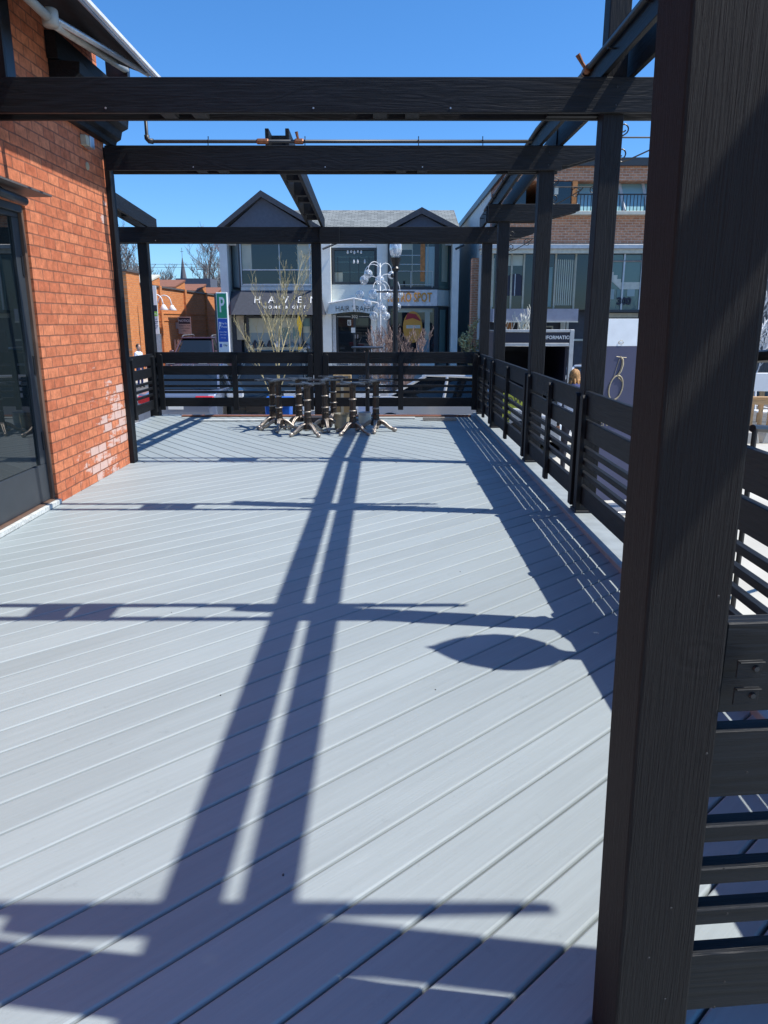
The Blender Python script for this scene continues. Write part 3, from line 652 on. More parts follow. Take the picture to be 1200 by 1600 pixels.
part('frame_side', MB().box(-3.03, -2.975, DY0+.05, DY0+.16, .381, 2.40), 'dark_frame', d, .004)
part('pane', MB().box(-3.01, -2.995, DY0+.161, DY1-.161, .381, 2.40), 'glass_door', d)
for z in (.5, 1.15, 1.95): part('hinge', MB().box(-2.974, -2.966, DY1-.085, DY1-.052, z, z+.16), 'black_metal', d, .002)
part('door_jamb', MB().box(-3.06, -2.95, DY1-.044, DY1-.001, .03, DZ-.001), 'jamb_brown', t, .003)
part('threshold', MB().box(-3.2, -2.935, DY0, DY1, .021, .054), 'jamb_brown', t, .003)
part('sill_strip', MB().box(-2.934, -2.90, DY0, DY1, .003, .045), 'pale_timber', t, .003)
part('lintel', MB().box(-3.06, -2.94, DY0, DY1-.045, 2.441, DZ-.001), 'dark_frame', t, .003)
t = thing('door_hood', 'thin dark metal strip with a small round spotlight above the glass door', 'door hood', (-2.85, 5.8, 2.52), absolute=True)
part('strip', MB().box(-2.928, -2.68, 4.2, 6.42, 2.56, 2.575), 'roof_metal', t, .002)
part('spotlight', MB().tube([(-2.78, 5.72, 2.50), (-2.77, 6.12, 2.485)], .032, 12), 'dark_frame', t, smooth=True)
part('stem', MB().tube([(-2.925, 5.85, 2.54), (-2.82, 5.86, 2.54), (-2.78, 5.86, 2.51)], .012, 8), 'black_metal', t)
t = thing('junction_box', 'small grey junction box high on the brick wall under the cornice', 'junction box', (WX+.03, 7.93, 3.27), absolute=True)
part('box', MB().box(WX+.002, WX+.06, 7.80, 7.88, 3.24, 3.33), 'beige_wall', t, .004)
part('cover', MB().box(WX+.002, WX+.07, 7.885, 7.99, 3.23, 3.34), 'steel', t, .006)
tag(MB().lathe([(.001, .012), (.035, .01), (.04, 0)], (0,0,0), 10, Matrix.Translation((WX+.001, 7.92, 3.07)) @ Matrix.Rotation(R(90), 4, 'Y')).build('wall_badge', 'gold'), 'small yellow blob of sealant on the brick wall below the grey junction box', 'sealant patch')
# folding-arm awning
t = thing('awning', 'half folded awning with beige arms and a dark cloth above the brick wall', 'awning', (-2.6, 7, 4.0), absolute=True)
part('front_bar', MB().box(-2.285, -2.255, 3.0, 8.36, 3.945, 3.985), 'white_paint', t, .006)
part('bar_lip', MB().box(-2.30, -2.286, 3.0, 8.36, 3.925, 3.95), 'steel', t)
part('cloth', MB().prism([(-2.88, 4.16), (-2.301, 3.955), (-2.301, 3.965), (-2.88, 4.175)], 'y', 3.0, 8.30), 'fabric_dark', t)
part('roller', MB().tube([(-2.85, 3.0, 4.22), (-2.85, 8.32, 4.22)], .055, 12), 'fabric_dark', t, smooth=True)
part('front_arm', MB().tube([(-2.50, 6.30, 3.80), (-2.33, 8.15, 3.95)], .026, 10), 'steel', t, smooth=True)
part('rear_arm', MB().tube([(-2.50, 6.28, 3.76), (-2.73, 8.75, 4.16)], .034, 10), 'awning_arm', t, smooth=True)
part('rear_arm', MB().tube([(-2.50, 6.28, 3.78), (-2.56, 5.0, 3.86)], .034, 10), 'awning_arm', t, smooth=True)
part('elbow', MB().lathe([(.05, -.06), (.06, -.05), (.06, .05), (.05, .06)], (-2.50, 6.29, 3.79), 14), 'awning_arm', t, smooth=True)
part('bracket', MB().box(-2.93, -2.70, 8.70, 8.78, 4.05, 4.25), 'black_metal', t, .004)

# ================================================================ TABLE BASES AND THINGS ON THE DECK
def foot_leg(a):
    """cast-iron claw foot pointing along angle a"""
    c, s_ = math.cos(a), math.sin(a); mb = MB()
    web = [(.02, .175), (.07, .172), (.12, .15), (.17, .105), (.21, .072), (.25, .058), (.29, .05), (.305, .03), (.30, .004), (.262, .002), (.245, .022), (.20, .032), (.165, .052), (.13, .085), (.09, .105), (.02, .10)]
    Ma = Matrix.Rotation(a, 4, 'Z')
    mb.prism(web, 'y', -.010, .010, Ma)
    for sgn in (-1, 1):
        mb.tube([Ma @ Vector((r, sgn*(.012+.05*max(0, .16-r)), z)) for r, z in ((.03, .165), (.08, .16), (.13, .135), (.18, .09), (.22, .062), (.26, .05))], [.012, .013, .012, .011, .011, .010], 6)
    mb.tube([Ma @ Vector((r, 0, z)) for r, z in ((.235, .034), (.265, .032), (.295, .028), (.315, .026))], [.018, .028, .029, .012], 8)
    return mb
def make_base(label):
    t = thing('table_base', label, 'table base', (0,0,0), 'cast iron table bases standing together')
    part('column', MB().lathe([(.078, .09), (.07, .16), (.054, .185), (.050, .24), (.060, .255), (.052, .27), (.048, .36), (.046, .46), (.045, .66), (.052, .68), (.060, .70), (.060, .715)], (0,0,0), 10), 'iron', t)
    for z in (.335, .50): part('collar', MB().lathe([(.046, -.011), (.056, -.006), (.059, .002), (.052, .009), (.046, .012)], (0,0,z), 12), 'worn_metal', t, smooth=True)
    for k in range(4): part('foot', foot_leg(k*math.pi/2+.5), 'worn_metal', t, smooth=True)
    sp = MB()
    for k in range(4):
        a = k*math.pi/2+.2; c, s_ = math.cos(a), math.sin(a)
        sp.prism([(.02*c-.05*s_, .02*s_+.05*c), (.20*c-.022*s_, .20*s_+.022*c), (.245*c-.042*s_, .245*s_+.042*c), (.275*c, .275*s_), (.245*c+.042*s_, .245*s_-.042*c), (.20*c+.022*s_, .20*s_-.022*c), (.02*c+.05*s_, .02*s_-.05*c)], 'z', .716+.0005*k, .738+.0005*k)
    part('top_star', sp, 'star_iron', t)
    return t
spots = [(-1.70, 11.33, .3, 'leftmost of the iron table bases, rear one of the left pair'), (-1.56, 11.02, 1.1, 'iron table base second from the left, in front of the leftmost'),
         (-1.30, 11.36, .6, 'iron table base in the rear row, left of the middle post'), (-1.09, 10.56, .15, 'front iron table base nearest the camera, left of the middle post'),
         (-.875, 11.05, 1.3, 'iron table base right in front of the middle post'), (-.80, 11.75, .9, 'thin iron table base in the rear row beside the tall cardboard box'),
         (-.45, 10.68, .45, 'iron table base in front of the gold tin pail'), (-.12, 10.93, 1.0, 'rightmost iron table base, beside the tall bar table base')]
b0 = make_base('proto'); protos = []
for i, (x, y, a, lab) in enumerate(spots):
    o = b0 if i == 0 else copy_tree(b0)
    o.location = (x, y, 0); o.rotation_euler = (0, 0, a); o['label'] = lab; protos.append(o)
    o.scale = (1, 1, 1+.012*((i*5) % 3))
t = thing('bar_table_base', 'tall slim black bar table base with a round top plate', 'table base', (-.27, 12.2, 0))
part('column', MB().lathe([(.19, 0), (.19, .012), (.06, .03), (.035, .06), (.032, .5), (.05, .52), (.032, .54), (.03, 1.14), (.05, 1.16)], (0,0,0), 16), 'black_metal', t, smooth=False)
part('top_plate', MB().lathe([(.25, 1.161), (.26, 1.168), (.26, 1.178), (.25, 1.183)], (0,0,0), 28), 'black_metal', t)
def pail(x, y, r, h, label, mat, cat='paint pail', tilt=0):
    t = thing('paint_pail', label, cat, (x, y, 0), 'paint tins between the table bases'); t.rotation_euler = (0, tilt, .4)
    part('can', MB().lathe([(r*.9, .002), (r*.93, .006), (r, h*.97), (r*1.04, h*.98), (r*1.04, h), (r*.97, h), (r*.9, h*.9), (.002, h*.86)], (0,0,0), 22), mat, t, smooth=False)
    part('handle', MB().tube([(r*math.cos(a_)*1.05, .03+.04*math.sin(a_), h*.9-abs(math.sin(a_))*h*.35) for a_ in [math.pi*k/10 for k in range(11)]], .003, 5), 'steel', t)
    part('paper_label', MB().lathe([(r*.965, h*.25), (r*1.0, h*.8)], (0,0,0), 22), 'cream_paint' if mat == 'steel' else 'gold', t)
pail(-.63, 11.15, .125, .24, 'gold brown tin pail splashed with paint among the table bases', 'tin')
pail(-.30, 11.55, .10, .21, 'grey paint tin with a cream label right of the gold pail', 'steel')
t = thing('duffel', 'low dark plastic crate behind the front table bases', 'crate', (-1.0, 11.45, 0))
part('body', MB().box(-.2, .2, -.12, .12, .003, .16), 'cloth_dark', t, .01)
part('handle', MB().tube([(-.08, -.125, .1), (-.08, -.145, .13), (.08, -.145, .13), (.08, -.125, .1)], .006, 6), 'black_metal', t)
tag(MB().box(-3.45, 1.48, 12.60, 12.70, .002, .028).build('timber_plank', 'red_timber', bevel=.003), 'long reddish brown plank lying along the foot of the far railing', 'plank')
tag(MB().box(-2.75, -1.0, 12.05, 12.14, .002, .03, Matrix.Rotation(R(1.2), 4, 'Z')).build('trim_board', 'pale_timber', bevel=.003), 'pale board lying on the deck left of the table bases', 'board', 'pale boards on the deck')
tag(MB().box(-1.2, .52, 12.32, 12.40, .002, .03).build('trim_board', 'pale_timber', bevel=.003), 'pale board lying on the deck behind the bar table base', 'board', 'pale boards on the deck')
tag(MB().box(.0, .55, 12.12, 12.2, .002, .06, Matrix.Rotation(R(-3), 4, 'Z')).build('trim_board', 'worn_metal', bevel=.004), 'short metal bar lying on the deck right of the table bases', 'metal bar')
# wooden steps and boxes just beyond the far railing
st = thing('wooden_steps', 'unpainted yellowish wooden steps beyond the far left railing', 'steps', (-4.4, 13.4, G), absolute=True)
for i in range(3): part('tread', MB().box(-5.1, -2.6, 13.05+i*.3, 13.34+i*.3, -.30-i*.19, -.26-i*.19), 'pine_x', st, .004)
for x in (-5.0, -3.4): part('stringer', MB().box(x, x+.05, 13.05, 13.95, G+.013, -.305-.0), 'pine_z', st)
for i in range(3): part('side_tread', MB().box(-5.4, -4.05, 10.6+i*.5, 10.98+i*.5, -.14-i*.03, -.10-i*.03), 'pine_x', st, .004)
t = thing('carton', 'tall tan cardboard box standing just beyond the far railing, right of the middle post', 'cardboard box', (-.75, 13.5, G))
part('body', MB().box(-.16, .16, -.13, .13, .013, 1.55), 'carton', t, .004)
part('tape', MB().box(-.025, .025, -.1325, -.1305, .02, 1.54), 'cream_paint', t)
part('flap', MB().box(-.16, .16, -.30, -.131, 1.545, 1.552, Matrix.Rotation(R(-8), 4, 'X')), 'carton', t)
t = thing('recycling_bin', 'bright blue bin beyond the far railing, left of the middle post', 'bin', (-2.05, 14.5, G))
part('body', MB().prism([(-.20, .013), (.20, .013), (.25, .98), (-.25, .98)], 'y', -.22, .22), 'blue_plastic', t, .02)
part('lid', MB().box(-.27, .27, -.25, .25, .981, 1.04), 'blue_plastic', t, .02)

# ================================================================ LEFT: ORANGE BRICK BUILDING, SIGNS, SUV
OX = -10.0
t = thing('orange_brick_building', 'long low orange brick building with sawtooth parapets, receding along the left', 'building', (-12, 38, G), absolute=True)
w_ = MB().box(-22, OX, 31.6, 52, G, 2.99); part('wall', w_, 'brick_orange', t)
part('coping', MB().box(-22.1, OX+.06, 31.55, 52.05, 2.991, 3.07), 'roof_metal', t)
part('wall_pier', MB().box(-10.9, OX+.02, 30.0, 31.599, G, 3.42), 'brick_orange', t)
part('coping', MB().box(-10.95, OX+.07, 29.95, 31.65, 3.421, 3.50), 'roof_metal', t)
part('front_wall', MB().box(-22, -10.901, 30.4, 31.599, G, 2.80), 'brick_orange_x', t)
part('coping', MB().box(-22, -10.95, 30.35, 31.65, 2.801, 2.90), 'roof_metal', t)
wn = part('window', MB().box(-11.75, -10.98, 30.36, 30.399, -.15, 2.35), 'white_paint', t)
part('pane', MB().box(-11.68, -11.05, 30.352, 30.36, .0, 2.28), 'glass_pale', wn)
for i in range(2): part('course_band', MB().box(OX+.001, OX+.03, 31.7, 51.9, 1.55+i*.32, 1.60+i*.32), 'brick_orange', t)
for i, y in enumerate((34.4, 38.7, 43.2, 47.6)):
    pp = part('parapet', MB().prism([(y-2.0, 3.071), (y, 3.071), (y, 3.46)], 'x', OX-1.4, OX+.03), 'brick_orange', t)
    part('parapet_cap', MB().prism([(y-2.02, 3.08), (y-2.0, 3.14), (y+.04, 3.55), (y+.06, 3.47)], 'x', OX-1.42, OX+.06), 'cream_paint' if i == 0 else 'red_timber', pp)
    part('wall_pier', MB().box(OX+.001, OX+.10, y-.3, y, G, 3.07), 'brick_orange', t)
t = thing('gooseneck_lamp', 'pair of white gooseneck lamps on the orange brick wall beside the tall white sign', 'wall lamp', (-9.8, 33, 2.2), absolute=True)
for y in (32.6, 33.9):
    part('arm', MB().tube([(OX+.03, y, 2.35)]+[(OX+.32-.28*math.cos(a_), y, 2.35+.30*math.sin(a_)) for a_ in [math.pi*k/8 for k in range(9)]]+[(OX+.64, y, 2.2)], .03, 6), 'white_paint', t, smooth=True)
    part('shade', MB().lathe([(.05, .12), (.09, .06), (.20, -.10), (.19, -.11)], (OX+.64, y, 2.12), 12), 'white_paint', t, smooth=True)
# tall white business sign
SX, SY = -9.35, 31.0
t = thing('pylon_sign', 'tall white sign with lime green stripe on a grey post before the orange wall', 'sign', (SX, SY, G), absolute=True)
part('post', MB().box(SX-.02, SX+.22, SY+.02, SY+.16, G+.13, 1.05), 'steel', t)
part('panel', MB().box(SX-.14, SX+.20, SY-.03, SY+.019, 1.05, 2.93), 'sign_white', t, .005)
part('green_stripe', MB().box(SX-.12, SX+.19, SY-.036, SY-.031, 1.75, 1.93), 'lime', t)
part('black_field', MB().box(SX-.12, SX+.19, SY-.036, SY-.031, 1.935, 2.18), 'sign_navy', t)
part('portrait', MB().lathe([(.001, .0), (.04, .03), (.05, .08), (.03, .13), (.001, .15)], (SX, SY-.04, 2.0), 8), 'sign_white', t)
part('lettering', text_mb('LIVING', .11, facing(SX+.03, SY-.04, 1.84), .004, .8), 'sign_white', t)
for i, wd in enumerate(('MASSAGE', 'STUDIO', 'YOGA')): part('lettering', text_mb(wd, .085, facing(SX+.03, SY-.034, 1.63-i*.17), .004, .75), 'sign_navy', t)
for i in range(2): part('divider', MB().box(SX-.13, SX+.19, SY-.035, SY-.031, 1.53-i*.17, 1.55-i*.17), 'sign_navy', t)
t = thing('notice_sign', 'small grey and black parking notice on the shaded orange brick wall', 'sign', (OX+.2, 37.3, 1.3), absolute=True)
part('panel', MB().box(OX+.12, OX+.75, 36.6, 36.63, .95, 1.75), 'steel', t, .004)
part('heading', MB().box(OX+.16, OX+.71, 36.592, 36.598, 1.42, 1.71), 'sign_navy', t)
part('lettering', text_mb('NOTICE', .15, facing(OX+.435, 36.588, 1.56), .004), 'sign_white', t)
for i in range(3): part('lettering', text_mb(('PARKING FOR', 'CUSTOMERS', 'ONLY')[i], .085, facing(OX+.435, 36.594, 1.33-i*.12), .004), 'sign_navy', t)
part('bracket', MB().box(OX+.001, OX+.12, 36.6, 36.63, 1.2, 1.5), 'steel', t)
def picket_row(name, label, x0, x1, y, z0, z1, n, mat, group=None, w_=.09, cat='fence'):
    t = thing(name, label, cat, ((x0+x1)/2, y, G), group, absolute=True)
    for i in range(n):
        x = x0+(x1-x0)*i/(n-1); part('picket', MB().prism([(x-w_/2, z0), (x+w_/2, z0), (x+w_/2, z1-.04), (x, z1), (x-w_/2, z1-.04)], 'y', y, y+.025), mat, t)
    for z in (z0+.25, z1-.3): part('rail', MB().box(x0, x1, y+.026, y+.07, z, z+.08), mat, t)
    return t
picket_row('picket_fence', 'weathered grey picket fence behind the dark SUV', -9.9, -7.55, 35.9, G+.03, .72, 15, 'steel')
# parking sign
PX, PYY = -4.86, 23.0
Mp = Matrix.Translation((PX, PYY, 0)) @ Matrix.Rotation(R(-8), 4, 'Z')
t = thing('parking_sign', 'tall green and blue parking sign with a white P before the grey shop building', 'sign', (PX, PYY, G), absolute=True)
part('cabinet', MB().box(-.17, .17, .0, .09, .62, 2.40, Mp), 'sign_white', t, .01)
part('side_plate', MB().box(-.23, -.171, .01, .16, .62, 2.37, Mp), 'dark_frame', t, .004)
part('pole', MB().box(-.05, .05, .02, .08, G+.006, .62, Mp), 'dark_frame', t)
part('green_field', MB().box(-.145, .145, -.006, -.001, 1.66, 2.36, Mp), 'sign_green', t)
part('blue_field', MB().box(-.145, .145, -.006, -.001, .96, 1.64, Mp), 'sign_blue', t)
part('lettering', text_mb('P', .62, Mp @ facing(0, -.010, 2.02), .006, .55, .008), 'sign_white', t)
part('symbol', text_mb('P', .30, Mp @ facing(-.085, -.010, 1.42), .006, .4, .006), 'sign_white', t)
for i, (wd, z, sz) in enumerate((('Pay By', 1.50, .075), ('Phone', 1.40, .085), ('Licence Plate', 1.25, .052), ('Enter Zone', 1.17, .05), ('2 hr max', 1.08, .05))):
    part('lettering', text_mb(wd, sz, Mp @ facing(.045 if i < 2 else 0, -.010, z), .004, .85), 'sign_white', t)
part('blue_logo', MB().box(-.13, -.06, -.006, -.001, .80, .90, Mp), 'sign_blue', t)
part('lettering', text_mb('City', .08, Mp @ facing(.05, -.006, .86), .004, .9), 'sign_navy', t)

def car(label, x, y, rz, body, kind='sedan', group='cars parked along the street', z=G+.008, cat='car'):
    """front towards local -Y"""
    t = thing('parked_car', label, cat, (x, y, z), group, R(rz))
    if kind == 'sedan':
        L, W, H, hood, deckz = 4.5, 1.78, 1.43, .88, .98
        low = [(-2.25, .30), (-2.22, .62), (-2.12, .74), (-1.2, .90), (1.45, .98), (2.15, .93), (2.25, .75), (2.22, .32)]
        top = [(-1.15, .895), (-.35, 1.38), (0, 1.43), (.75, 1.40), (1.55, .985)]
    else:
        L, W, H = 4.6, 1.86, 1.78
        low = [(-2.3, .36), (-2.28, .80), (-2.15, .93), (-1.15, 1.05), (2.2, 1.10), (2.28, .9), (2.26, .40)]
        top = [(-1.1, 1.045), (-.45, 1.66), (-.1, 1.76), (1.6, 1.76), (1.95, 1.62), (2.2, 1.105)]
    hw = W/2
    def loft(side, w0, w1, tuck):
        zs_ = [p[1] for p in side]; z0, z1 = min(zs_), max(zs_); vs = []; n = len(side)
        for k, f in enumerate((-1, -.82, .82, 1)):
            for (yy, zz) in side:
                q = (zz-z0)/(z1-z0); wd = w0+(w1-w0)*q
                e = 1 if abs(f) < 1 else 1
                vs.append((f*wd, yy*(1 if abs(f) < 1 else tuck), zz if abs(f) < 1 else zz-.0*q))
        fs = []
        for k in range(3):
            for i in range(n): fs.append((k*n+i, k*n+(i+1) % n, (k+1)*n+(i+1) % n, (k+1)*n+i))
        fs += [tuple(range(n)), tuple(range(3*n, 4*n))[::-1]]
        return MB().add(vs, fs)
    bd = part('body', loft(low, hw, hw-.05, .965), body, t, .03, seg=2)
    # cabin
    gl = loft(top, hw-.10, hw-.30, .93); part('glasshouse', gl, 'glass_dark', t, .01)
    tz = max(p[1] for p in top); rt = [p for p in top if p[1] > tz-.12]
    part('roof', MB().box(-(hw-.27), hw-.27, rt[0][0]-.02, rt[-1][0]+.05, tz-.045, tz+.012), body, t, .03, seg=2)
    for sx in (-1, 1):
        for (a, b) in ((top[0], rt[0]), (top[-1], rt[-1]), ((.25, .96 if kind == 'sedan' else 1.06), (.25, tz-.03))):
            q = lambda p: (sx*((hw-.10)+(-.20)*(p[1]-top[0][1])/(tz-top[0][1])+.005), p[0]*.94, p[1])
            part('pillar', MB().tube([q(a), q(b)], .035, 6), body, t)
        part('side_mirror', MB().box(sx*(hw+.02)-.09, sx*(hw+.02)+.09, -.98, -.86, .93 if kind == 'sedan' else 1.10, 1.07 if kind == 'sedan' else 1.26), body, t, .03)
        part('headlight', MB().box(sx*(hw-.28)-.19, sx*(hw-.28)+.19, -L/2+.0, -L/2+.10, .60 if kind == 'sedan' else .78, .73 if kind == 'sedan' else .93), 'lamp_clear', t, .02)
        part('tail_light', MB().box(sx*(hw-.27)-.20, sx*(hw-.27)+.20, L/2-.11, L/2-.0, .74 if kind == 'sedan' else .82, .90 if kind == 'sedan' else 1.05), 'tail_red', t, .02)
        for yy in (-1.38, 1.36):
            wh = part('wheel', MB().lathe([(.20, -.10), (.31, -.10), (.33, -.07), (.33, .07), (.31, .10), (.20, .10)], (0,0,0), 20, Matrix.Translation((sx*(hw-.10), yy, .33)) @ Matrix.Rotation(R(90), 4, 'Y')), 'rubber', t)
            part('rim', MB().lathe([(.03, -.09), (.20, -.095), (.21, .0), (.20, .095), (.03, .09)], (0,0,0), 12, Matrix.Translation((sx*(hw-.10), yy, .33)) @ Matrix.Rotation(R(90), 4, 'Y')), 'steel', wh)
    part('grille', MB().box(-.42, .42, -L/2-.005, -L/2+.06, .45, .60), 'black_metal', t, .01)
    part('number_plate', MB().box(-.16, .16, L/2+.001, L/2+.02, .62, .74), 'sign_white', t)
    part('rear_emblem', MB().box(-.07, .07, L/2-.005, L/2+.012, .80, .84), 'chrome', t)
    return t
car('dark maroon SUV with roof rails parked nose out before the orange brick wall', -7.95, 32.6, 0, 'car_maroon', 'suv', None, G+.02)
sv = [o for o in bpy.data.objects if o.get('label', '').startswith('dark maroon')][0]
for sx in (-1, 1): part('roof_rail', MB().tube([(sx*.62, -.3, 1.80), (sx*.62, -.1, 1.85), (sx*.62, 1.5, 1.85), (sx*.62, 1.7, 1.80)], .025, 6), 'steel', sv)
car('grey blue sedan seen from behind through the left part of the far railing', -4.5, 18.3, 180, 'car_grey')
car('black hatchback between the grey sedan and the silver sedan, beyond the far railing', -2.75, 19.3, 0, 'car_black', 'suv')
car('silver sedan behind the blue bin, seen through the far railing', -.95, 18.2, 0, 'car_silver')
car('white and blue windowed sedan beyond the right end of the far railing', 1.75, 15.3, 62, 'car_white')
car('silver blue SUV beyond the right railing, left of the information booth', 3.9, 21.0, 0, 'car_blue', 'suv')
car('white sedan low behind the right railing near the far corner', 5.3, 18.2, -30, 'car_white')
t = thing('notice_board', 'low bright yellow green notice board on two stakes behind the right railing', 'notice board', (2.45, 14.0, G), absolute=True)
for (x, z) in ((2.25, .0),): 
    part('panel', MB().box(2.12, 2.62, 13.99, 14.02, -.02, .27), 'notice_yellow', t)
    part('panel', MB().box(2.12, 2.62, 13.99, 14.02, -.34, -.06), 'notice_yellow', t)
    for wd, zz in (('SLOW', .13), ('ZONE', -.2)): part('lettering', text_mb(wd, .19, facing(2.37, 13.984, zz), .004, .9), 'sign_navy', t)
for x in (2.1, 2.6): part('stake', MB().box(x, x+.03, 14.021, 14.05, G+.012, .3), 'dark_frame', t)

# ================================================================ GREY SHOP BUILDING ACROSS THE STREET
HY = 35.5
X = lambda px, Y=HY: hx(px, Y)
Z = lambda py, Y=HY: hz(py, Y)
def rect(px0, px1, py0, py1, y0, y1): return MB().box(X(px0), X(px1), y0, y1, Z(py1), Z(py0))
def frect(mb, px0, px1, py0, py1, y0, y1, th=.07):
    x0, x1, z0, z1 = X(px0), X(px1), Z(py1), Z(py0)
    mb.box(x0, x1, y0, y1, z1-th, z1); mb.box(x0, x1, y0, y1, z0, z0+th); mb.box(x0, x0+th, y0, y1, z0+th, z1-th); mb.box(x1-th, x1, y0, y1, z0+th, z1-th); return mb
t = thing('shop_building', 'two storey grey shop building with dark gables across the street', 'building', (-1.9, 40, G), absolute=True)
zE = Z(378)
part('wall', MB().box(X(346), X(716), HY+.9, HY+14, G+.13, zE), 'grey_stucco', t)
part('corner_pier', MB().box(X(346), X(358), HY-.1, HY+.899, G+.13, zE), 'grey_stucco', t)
# roof
rx0, rx1 = X(340), X(725)
part('roof', MB().prism([(HY+.5, zE-.05), (HY+.5, zE+.08), (HY+6.0, zE+2.15), (HY+11.5, zE+.08), (HY+11.5, zE-.05)], 'x', rx0, rx1), 'shingles', t)
part('gutter', MB().box(rx0, rx1, HY+.28, HY+.499, zE-.12, zE+.04), 'white_paint', t, .02)
part('downpipe', MB().tube([(X(336), HY+.4, zE-.05), (X(343), HY+.5, zE-.35), (X(345.5), HY+.8, zE-.5), (X(345.5), HY+.8, G+.2)], .06, 8), 'white_paint', t)
def gable(pxl, pxr, pxa, pya, pyb, y0, y1, name='gable'):
    xl, xr, xa, za, zb = X(pxl), X(pxr), X(pxa), Z(pya), Z(pyb)
    g = part('gable', MB().prism([(xl, zb), (xr, zb), (xa, za)], 'y', y0, y1), 'gable_grey', t)
    d = .16; o = .25
    mb = MB(); mb.prism([(xl-o, zb-.02), (xl-o-.1, zb+.12), (xa, za+d+.12), (xr+o+.1, zb+.12), (xr+o, zb-.02), (xa, za+.01)], 'y', y0-.28, y0+.0)
    part('fascia', mb, 'dark_cladding', g)
    mb = MB(); mb.prism([(xl-o, zb-.0), (xl-o-.1, zb+.11), (xa, za+d+.11), (xr+o+.1, zb+.11), (xr+o, zb-.0), (xa, za+.011)], 'y', y0+.001, y1)
    part('gable_roof', mb, 'shingles', g)
gable(352, 502, 415, 310, 366, HY-.15, HY+4.6)
gable(604, 714, 657, 336, 367, HY-.15, HY+3.6)
part('soffit_strip', MB().box(X(360), X(500), HY-.30, HY+.9, Z(366)-.16, Z(366)-.03), 'cream_paint', t)
# --- left bay, upper floor
b_ = part('bay_sill', rect(377, 503, 448.5, 454, HY-.10, HY+.899), 'steel', t)
part('bay_head', rect(358, 503, 372, 379, HY-.10, HY+.899), 'grey_stucco', t)
w1 = part('window', frect(MB(), 377, 486, 379, 448, HY-.08, HY+.02), 'steel', t)
part('pane', rect(378, 485, 380, 447.5, HY+.03, HY+.05), 'glass_dark', w1)
part('interior_panel', rect(380, 395, 381, 421, HY+.022, HY+.029), 'panel_beige', w1)
part('interior_panel', rect(466, 484, 381, 446, HY+.022, HY+.029), 'panel_beige', w1)
part('mullion', rect(437.4, 438.8, 379.5, 448, HY-.03, HY+.021), 'steel', w1)
for py in (422, 444.5): part('guard_rail', rect(381, 486, py-.7, py+.7, HY-.14, HY-.11), 'white_paint', w1)
w2 = part('window', MB().add([(X(358.5), HY+.88, Z(449)), (X(376.5), HY-.05, Z(450)), (X(376.5), HY-.05, Z(379)), (X(358.5), HY+.88, Z(379)), (X(358.5)+.06, HY+.95, Z(449)), (X(376.5)+.06, HY+.02, Z(450)), (X(376.5)+.06, HY+.02, Z(379)), (X(358.5)+.06, HY+.95, Z(379))], [(0,1,2,3),(4,5,6,7),(0,1,5,4),(1,2,6,5),(2,3,7,6),(3,0,4,7)]), 'glass_pale', t)
part('frame', MB().tube([(X(359), HY+.86, Z(449)), (X(376.5), HY-.07, Z(450)), (X(376.5), HY-.07, Z(379)), (X(359), HY+.86, Z(379)), (X(359), HY+.86, Z(449))], .05, 4), 'dark_frame', w2)
part('pier', rect(486.5, 503, 379, 448, HY-.05, HY+.899), 'light_stucco', t)
# --- fascia sign band, sloping awning-like
sb = MB(); x0, x1, x0b, x1b = X(377), X(501), X(366), X(509)
sb.add([(x0, HY-.1, Z(454.5)), (x1, HY-.1, Z(454.5)), (x1b, HY-1.0, Z(492)), (x0b, HY-1.0, Z(492)), (x0, HY+.85, Z(454.5)), (x1, HY+.85, Z(454.5)), (x1b, HY+.85, Z(492)), (x0b, HY+.85, Z(492))],
       [(0,1,2,3), (4,5,6,7), (0,1,5,4), (3,2,6,7), (1,2,6,5), (0,3,7,4)])
sg = part('sign_canopy', sb, 'dark_cladding', t)
part('side_canopy', MB().add([(X(358.5), HY+.4, Z(454.5)), (x0-.01, HY-.1, Z(454.5)), (x0b-.01, HY-1.0, Z(492)), (X(352), HY-.2, Z(492)), (X(358.5), HY+.85, Z(454.5)), (x0-.01, HY+.85, Z(454.5)), (x0b-.01, HY+.85, Z(492)), (X(352), HY+.85, Z(492))],
     [(0,1,2,3), (4,5,6,7), (0,1,5,4), (3,2,6,7), (1,2,6,5), (0,3,7,4)]), 'dark_cladding', t)
zt, zb = Z(454.5), Z(492); tilt = math.atan2(.9, zt-zb)
def on_canopy(px, py):
    z = Z(py); f = (zt-z)/(zt-zb); y = HY-.1-.9*f-.03
    return Matrix.Translation((X(px), y, z)) @ Matrix.Rotation(math.pi/2-tilt, 4, 'X')
for i, ch in enumerate('HAVEN'):
    part('letter', text_mb(ch, .56, on_canopy(404+i*21.8, 469.5), .03, .78 if ch != 'N' else .85), 'white_paint', sg)
part('lettering', text_mb('H O M E   &   G I F T', .235, on_canopy(447, 480.8), .02, .93, .003), 'white_paint', sg)
